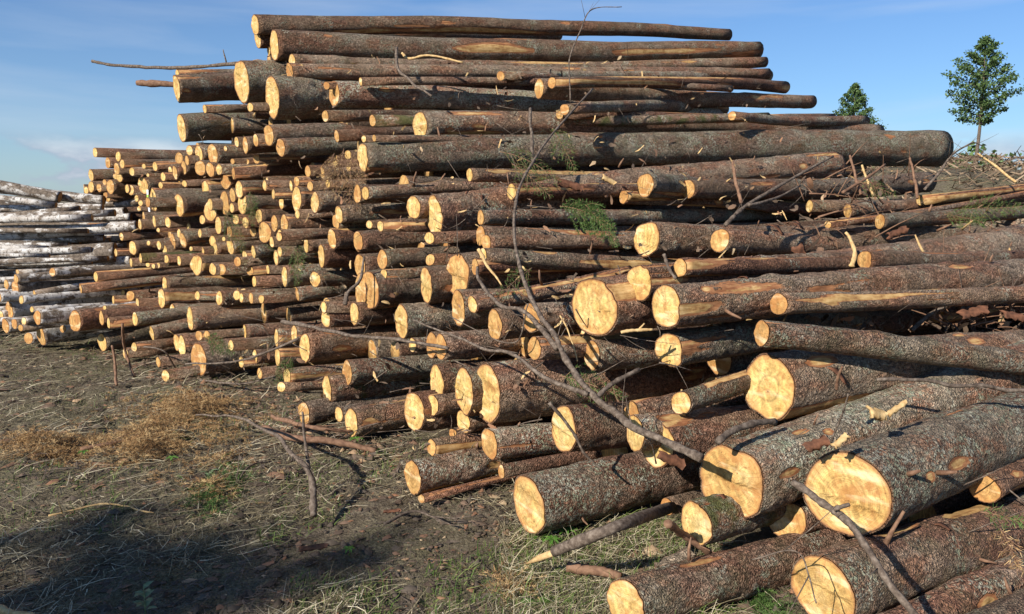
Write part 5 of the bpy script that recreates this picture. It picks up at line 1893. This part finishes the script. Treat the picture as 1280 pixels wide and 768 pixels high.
plant(708, 667, 9, 0.055, 0.008, 0.05, PLANT, 'bright green star-leaved plant beneath the lone log end', seed=1)
plant(690, 680, 7, 0.05, 0.010, 0.04, PLANT, 'bright green seedling left of the star-leaved plant', seed=2)
plant(676, 668, 5, 0.045, 0.010, 0.03, PLANT, 'smaller green seedling against the lone log end', seed=3)
plant(670, 746, 2, 0.06, 0.022, 0.02, PLANT, 'single broad green leaf flat on the soil at bottom', seed=4)
plant(181, 768, 10, 0.045, 0.014, 0.13, PALE, 'grey-green sapling with oval leaves at the bottom left', star=False, seed=5)
plant(262, 598, 6, 0.05, 0.009, 0.05, PALE, 'pale young shoot growing in the dead needles', star=False, seed=6)
plant(215, 575, 5, 0.04, 0.009, 0.04, PLANT, 'tiny green plant on the orange needles', seed=7)
plant(105, 572, 6, 0.04, 0.009, 0.04, PLANT, 'tiny green plant right of the far left needle mound', seed=8)
plant(445, 560, 6, 0.05, 0.008, 0.05, PLANT, 'small green plant in the grit below the shaggy end', seed=9)
plant(436, 683, 7, 0.035, 0.006, 0.03, PLANT, 'small green tuft on the open soil at bottom centre', seed=10)

# loose pieces of bark on the ground and on the logs
def slab(P, d, ln, wd, th, m, label, name='bark_slab', seed=0, nrm=(0, 0, 1), curve=0.9):
    rs = np.random.RandomState(seed)
    d = np.array(d, float)
    d /= np.linalg.norm(d)
    s = np.cross(d, nrm)
    s /= np.linalg.norm(s)
    nn_ = np.cross(s, d)
    na_, nb = 9, 5
    V = []
    for lay in (0, 1):
        for i in range(na_):
            for j in range(nb):
                a = i / (na_ - 1) - 0.5
                b = j / (nb - 1) - 0.5
                wob = 1 + 0.25 * math.sin(i * 2.1 + seed) * (abs(b) > 0.3) + 0.15 * rs.randn() * (abs(b) > 0.3)
                V.append(d * a * ln * (1 + 0.1 * rs.randn() * (abs(a) > 0.4)) + s * b * wd * wob + nn_ * (curve * wd * (0.25 - b * b) + lay * th + 0.002 * rs.randn()))
    Fc = []
    o = na_ * nb
    for i in range(na_ - 1):
        for j in range(nb - 1):
            q = i * nb + j
            Fc.append([q, q + nb, q + nb + 1, q + 1])
            Fc.append([o + q, o + q + 1, o + q + nb + 1, o + q + nb])
    for i in range(na_ - 1):
        for j in (0, nb - 1):
            q = i * nb + j
            Fc.append([q, q + nb, q + nb + o, q + o])
    for j in range(nb - 1):
        for i in (0, na_ - 1):
            q = i * nb + j
            Fc.append([q, q + 1, q + 1 + o, q + o])
    ob = mesh_obj(name, V, Fc, m, None, True, {'peel': [0] * len(V), 'rim': [0] * len(V)})
    ob.location = P
    if m is BARK:
        ob['grey'] = 0.7
        ob['lichen'] = 0.6
    tag(ob, label, 'bark')


slab(ground_at(392, 686, 0.02), (1, 0.25, 0.03), 0.10, 0.035, 0.006, FLAP, 'orange-red bark scrap lying on the open soil', seed=1)
slab(ground_at(845, 704, 0.10), (1, 0.3, 0.45), 0.14, 0.07, 0.012, BARK, 'grey bark slab leaning on the cropped bottom log', seed=2)
slab(ground_at(490, 640, 0.015), (1, 0.2, 0.0), 0.07, 0.02, 0.005, FLAP, 'thin orange bark sliver below the lowest peeled log', seed=3)
slab(at(838, 575, 2.95), (1, 0.2, -0.5), 0.11, 0.035, 0.008, FLAP, 'ragged red bark piece by the branch foot', seed=4, nrm=(0, -1, 0.6))
slab(at(1020, 556, 2.62), (1, 0.2, 0.35), 0.08, 0.03, 0.008, FLAP, 'dark red bark flap on the notched log', seed=5, nrm=(0, -0.8, 0.7))
slab(at(1120, 292, 4.5), (1, 0.5, 0.3), 0.16, 0.04, 0.01, FLAP, 'brown bark scrap right of the torn whitish stub', seed=6, nrm=(0, -0.8, 0.7))
slab(at(1000, 322, 4.35), (0.4, 0.2, -1), 0.16, 0.06, 0.008, FLAP, 'red bark rag hanging below the golden end log', seed=7, nrm=(0, -1, 0.1))
slab(at(712, 232, 5.1), (1, 0.2, -0.3), 0.18, 0.06, 0.01, FLAP, 'broad reddish bark scrap under the upper right round end', seed=8, nrm=(0, -0.7, 0.7))
slab(at(760, 226, 5.1), (1, 0.2, -0.5), 0.09, 0.04, 0.01, SPLIT, 'pale orange wood scrap right of the broad bark scrap', seed=9, nrm=(0, -0.7, 0.7), name='wood_scrap')
slab(at(1215, 392, 4.1), (1, 0.2, 0.2), 0.15, 0.05, 0.01, FLAP, 'large red bark scrap in the debris at right', seed=11, nrm=(0, -0.6, 0.8))
slab(at(1265, 396, 4.1), (1, 0.1, -0.2), 0.12, 0.05, 0.01, FLAP, 'red bark scrap nearest the right edge', seed=12, nrm=(0, -0.6, 0.8))
slab(at(1120, 512, 2.75), (1, 0.4, 0.5), 0.09, 0.018, 0.012, SPLIT, 'upper torn yellow splinter between the biggest logs', seed=13, nrm=(0, -0.7, 0.7), name='wood_scrap')
slab(at(1094, 519, 2.66), (1, 0.4, -0.3), 0.07, 0.035, 0.014, SPLIT, 'knobbly yellow splinter between the biggest logs', seed=14, nrm=(0, -0.7, 0.7), name='wood_scrap')
slab(at(1050, 552, 2.55), (0.8, 0.2, 0.6), 0.06, 0.02, 0.008, SPLIT, 'small yellow splinter behind the largest end', seed=15, nrm=(0, -0.7, 0.7), name='wood_scrap')

# torn bark and splinters caught between the logs
def caught(name, n, box, smin, smax, m, label, cat, seed, long=1.0):
    rs = np.random.RandomState(seed)
    V = []
    while len(V) < n:
        u, v = rs.uniform(box[0], box[2]), rs.uniform(box[1], box[3])
        if not inside(u, v, 8):
            continue
        z0 = ZS(u, v)
        P = at(u, v, z0 * rs.uniform(0.99, 1.05))
        if P[2] < 0.06 or z0 < 3.7:
            continue
        q = np.array([0.83, 0.5, 0.05]) * rs.uniform(-1, 1) + rs.randn(3) * 0.45
        q /= np.linalg.norm(q)
        s_ = np.cross(q, rs.randn(3))
        s_ /= np.linalg.norm(s_)
        n_ = np.cross(q, s_)
        a, b = rs.uniform(smin, smax) * long, rs.uniform(smin, smax) * 0.32
        pts8 = []
        for k in range(4):
            t = k / 3 - 0.5
            w_ = b * (0.35 + rs.rand()) * (1 - abs(t))
            c = P + q * a * t + n_ * a * 0.5 * (0.25 - t * t) * rs.uniform(0.5, 1.2)
            pts8 += [c - s_ * w_, c + s_ * w_]
        V.append(pts8)
    o = arrays_obj(name, np.array(V), [[0, 1, 3, 2], [2, 3, 5, 4], [4, 5, 7, 6]], m, rs.rand(n))
    tag(o, label, cat, kind='stuff')


caught('bark_scraps', 900, (110, 60, 1290, 700), 0.012, 0.05, CHIP, 'curled bark scraps caught between the logs of the pile', 'bark litter', 1, 1.5)
caught('wood_splinters', 300, (110, 60, 1290, 700), 0.012, 0.04, SPLIT, 'small pale wood splinters caught between the logs', 'splinters', 2, 2.2)
caught('bark_scraps', 500, (1000, 215, 1300, 420), 0.02, 0.08, CHIP, 'heaped bark scraps over the logs at the right edge', 'bark litter', 3, 1.6)

# twigs and bark crumbs caught in the face of the pile
mb = MB()
for k in range(430):
    u, v = rr_.uniform(110, 1290), rr_.uniform(60, 700)
    if not inside(u, v, 6) or (ZS(u, v) < 3.5 and rr_.random() < 0.75):
        continue
    z0 = ZS(u, v) * rr_.uniform(0.965, 1.03)
    P0 = at(u, v, z0)
    if P0[2] < 0.05:
        continue
    d = np.array([rr_.gauss(0.3, 1), rr_.gauss(0, 0.35), rr_.gauss(-0.1, 0.55)])
    d /= np.linalg.norm(d)
    ln = rr_.uniform(0.05, 0.26)
    k1 = np.array([rr_.gauss(0, .02) for _ in range(3)])
    V, Fc = tube(smooth_poly([P0, P0 + d * ln * 0.5 + k1, P0 + d * ln + k1 * 2.5], 3), rr_.uniform(0.0012, 0.004), 0.0008, 5, k)
    mb.add(V, Fc, rr_.random())
tw = mb.build('twig_debris', TWIG, None)
tag(tw, 'thin dead twigs caught between the logs all over the pile', 'twigs', kind='stuff')
mb = MB()
for k in range(150):
    u, v = rr_.uniform(1000, 1290), rr_.uniform(205, 300)
    if k > 90:
        u, v = rr_.uniform(1150, 1290), rr_.uniform(360, 410)
    if v < np.interp(u, tx, ty) - 5:
        continue
    z0 = ZS(u, v) * rr_.uniform(0.93, 1.0)
    P0 = at(u, v, z0)
    d = np.array([rr_.gauss(0.3, 1), rr_.gauss(0, 0.35), rr_.gauss(0.3, 0.6)])
    d /= np.linalg.norm(d)
    ln = rr_.uniform(0.08, 0.4)
    V, Fc = tube(smooth_poly([P0, P0 + d * ln * 0.5 + np.array([0, 0, .01]), P0 + d * ln], 3), rr_.uniform(0.002, 0.007), 0.0015, 5, k)
    mb.add(V, Fc)
tw = mb.build('broken_branch_debris', TWIG_RED, None)
tag(tw, 'broken reddish branches heaped on the right side logs', 'twigs', kind='stuff')

# ------------------------------------------------------------------ bank, trees and wood far off
n = 24000
bx2 = rg.uniform(5, 30, n)
by2 = rg.uniform(9, 30, n)
V = np.zeros((n, 4, 3))
bz2 = gh(bx2, by2)
a = rg.uniform(0, 6.28, n)
l_ = rg.uniform(0.1, 0.6, n)
w_ = rg.uniform(0.006, 0.03, n)
el = np.abs(rg.randn(n)) * 0.35
d = np.stack([np.cos(a) * np.cos(el), np.sin(a) * np.cos(el), np.sin(el)], 1)
p = np.stack([bx2, by2, bz2], 1)
s = np.cross(d, rg.randn(n, 3))
s /= np.linalg.norm(s, axis=1)[:, None]
s *= w_[:, None]
V = np.stack([p - s, p + s, p + d * l_[:, None] + s * 0.4, p + d * l_[:, None] - s * 0.4], 1)
BRUSH = simple('brush', [(0.1, (0.07, 0.045, 0.03)), (0.6, (0.20, 0.14, 0.09)), (0.9, (0.36, 0.26, 0.17))], 3, 0.9, 0.85)
o = arrays_obj('felling_brush', V, [[0, 1, 2, 3]], BRUSH, rg.rand(n))
tag(o, 'brown felling brush covering the low bank at far right', 'brush', kind='stuff')


def tree(px, ytop, ybase_crown, z, base_h, crown_px, label, profile, nleaf, seed, leaf=0.07):
    rs = np.random.RandomState(seed)
    top = at(px, ytop, z)
    X, Y = top[0], top[1]
    e = empty('young_tree', (X, Y, base_h))
    H = top[2] - base_h
    hb = at(px, ybase_crown, z)[2] - base_h
    tp = [np.array([0.06 * math.sin(t * 5 + seed) * (1 - t), 0.03 * math.cos(t * 4), H * t * 0.97]) for t in np.linspace(0, 1, 14)]
    V, Fc = tube(tp, 0.075, 0.012, 9, seed, 0.08)
    mesh_obj('trunk', V, Fc, TWIG, e)
    Rm = crown_px * z / F / 2
    lv = []
    mbb = MB()
    nb = 46
    for k in range(nb):
        t = (k + 0.5) / nb
        z0 = hb + (H - hb) * t * 0.97
        rad = Rm * np.interp(t, *zip(*profile)) * rs.uniform(0.72, 1.12)
        a = k * 2.399 + rs.uniform(-.4, .4)
        rise = 0.45 + 0.5 * t
        q0 = np.array([0, 0, z0 - 0.25 * rad])
        q1 = q0 + np.array([math.cos(a) * rad * 0.55, math.sin(a) * rad * 0.55, rad * rise * 0.45])
        q2 = q0 + np.array([math.cos(a) * rad, math.sin(a) * rad, rad * rise * 0.75])
        ln_ = smooth_poly([q0, q1, q2], 5)
        V, Fc = tube(ln_, 0.018 * (1 - t * 0.6), 0.004, 5, k)
        mbb.add(V, Fc)
        for j in range(int(nleaf / nb * (0.5 + rad / Rm))):
            s_ = rs.rand() ** 0.6
            i_ = min(len(ln_) - 1, int(s_ * len(ln_)))
            c_ = ln_[i_] + rs.randn(3) * np.array([0.085, 0.085, 0.06]) * (0.45 + 0.6 * rad / Rm)
            lv.append(c_)
    mbb.build('limbs', TWIG, e)
    lv = np.array(lv)
    n = len(lv)
    d = rs.randn(n, 3) + np.array([0, 0, -0.2])
    d /= np.linalg.norm(d, axis=1)[:, None]
    s = np.cross(d, rs.randn(n, 3))
    s /= np.linalg.norm(s, axis=1)[:, None]
    sz = rs.uniform(0.6, 1.15, n)[:, None] * leaf
    V = np.stack([lv, lv + d * sz * 0.45 + s * sz * 0.38, lv + d * sz, lv + d * sz * 0.45 - s * sz * 0.38], 1)
    cr = arrays_obj('crown', V, [[0, 1, 2, 3]], LEAF, rs.rand(n), e)
    cr['kind'] = 'stuff'
    tag(e, label, 'tree')
    return e


tree(1233, 44, 152, 26, 1.3, 82, 'tall young leafy tree with a bare lower trunk at far right', [(0, 0.45), (0.1, 0.85), (0.3, 1.0), (0.5, 0.86), (0.7, 0.6), (0.86, 0.34), (1, 0.05)], 6800, 5, 0.09)
tree(1069, 104, 172, 33, 0.0, 74, 'smaller young tree whose crown shows above the logs', [(0, 1.0), (0.3, 0.75), (0.6, 0.45), (0.85, 0.2), (1, 0.04)], 7500, 8, 0.09)
# low leafy shoots on the trunk of the tall tree
rs = np.random.RandomState(4)


def wood_line():
    mb = MB()
    rs = np.random.RandomState(77)
    pts_, tone = [], []
    for k in range(520):
        a = rs.uniform(0.42, 1.3)
        dd = rs.uniform(230, 330)
        X, Y = dd * math.sin(a), dd * math.cos(a)
        H = rs.uniform(7.5, 11.5) * dd / 260 * (1.0 + 0.5 * math.sin(a * 23) * math.sin(a * 7))
        if rs.rand() < 0.15:
            H *= 1.35
        Rr = H * rs.uniform(0.22, 0.36)
        conifer = rs.rand() < 0.6
        m = 60
        t = rs.rand(m)
        rad = Rr * ((1 - t) ** 0.8 if conifer else np.sqrt(np.clip(1 - (2 * t - 1) ** 2, 0.02, 1)))
        aa = rs.uniform(0, 6.28, m)
        P = np.stack([X + np.cos(aa) * rad, Y + np.sin(aa) * rad, t * H], 1)
        pts_.append(P)
        tone.append(np.full(m, rs.rand()))
    P = np.concatenate(pts_)
    n = len(P)
    d = rs.randn(n, 3)
    d /= np.linalg.norm(d, axis=1)[:, None]
    s = np.cross(d, rs.randn(n, 3))
    s /= np.linalg.norm(s, axis=1)[:, None]
    sz = rs.uniform(0.5, 1.1, n)[:, None]
    V = np.stack([P - d * sz, P + s * sz * 0.7, P + d * sz, P - s * sz * 0.7], 1)
    o = arrays_obj('distant_forest', V, [[0, 1, 2, 3]], LEAF, np.concatenate(tone))
    tag(o, 'hazy green forest edge along the horizon', 'forest', kind='stuff')


wood_line()

# unseen tree added behind the camera to cast the shade on the left soil
def added_shade_tree():
    tgt = ground_at(95, 742)
    Dv = np.array(SUN) / SUN[2]
    c = tgt + Dv * 6.6
    rs = np.random.RandomState(15)
    e = empty('added_shade_tree', (c[0], c[1], 0))
    V, Fc = tube([np.array([0, 0, 0]), np.array([0.05, 0.03, 1.8]), np.array([0, 0, 6.0])], 0.09, 0.03, 9, 2)
    mesh_obj('trunk', V, Fc, TWIG, e)
    n = 1350
    p = rs.randn(n, 3)
    p /= np.linalg.norm(p, axis=1)[:, None]
    p *= (rs.rand(n) ** 0.4)[:, None]
    cb = rs.randn(16, 3) * 0.48
    p = cb[rs.randint(0, 16, n)] * 1.25 + p * 0.36
    p = p * np.array([0.52, 0.52, 0.62]) + np.array([0, 0, 6.6])
    d = rs.randn(n, 3)
    d /= np.linalg.norm(d, axis=1)[:, None]
    s = np.cross(d, rs.randn(n, 3))
    s /= np.linalg.norm(s, axis=1)[:, None]
    V = np.stack([p, p + d * 0.05 + s * 0.04, p + d * 0.11, p + d * 0.05 - s * 0.04], 1)
    arrays_obj('crown', V, [[0, 1, 2, 3]], LEAF, rs.rand(n), e)['kind'] = 'stuff'
    tag(e, 'slim leafy tree added unseen behind the viewer to shade the soil', 'tree')


added_shade_tree()
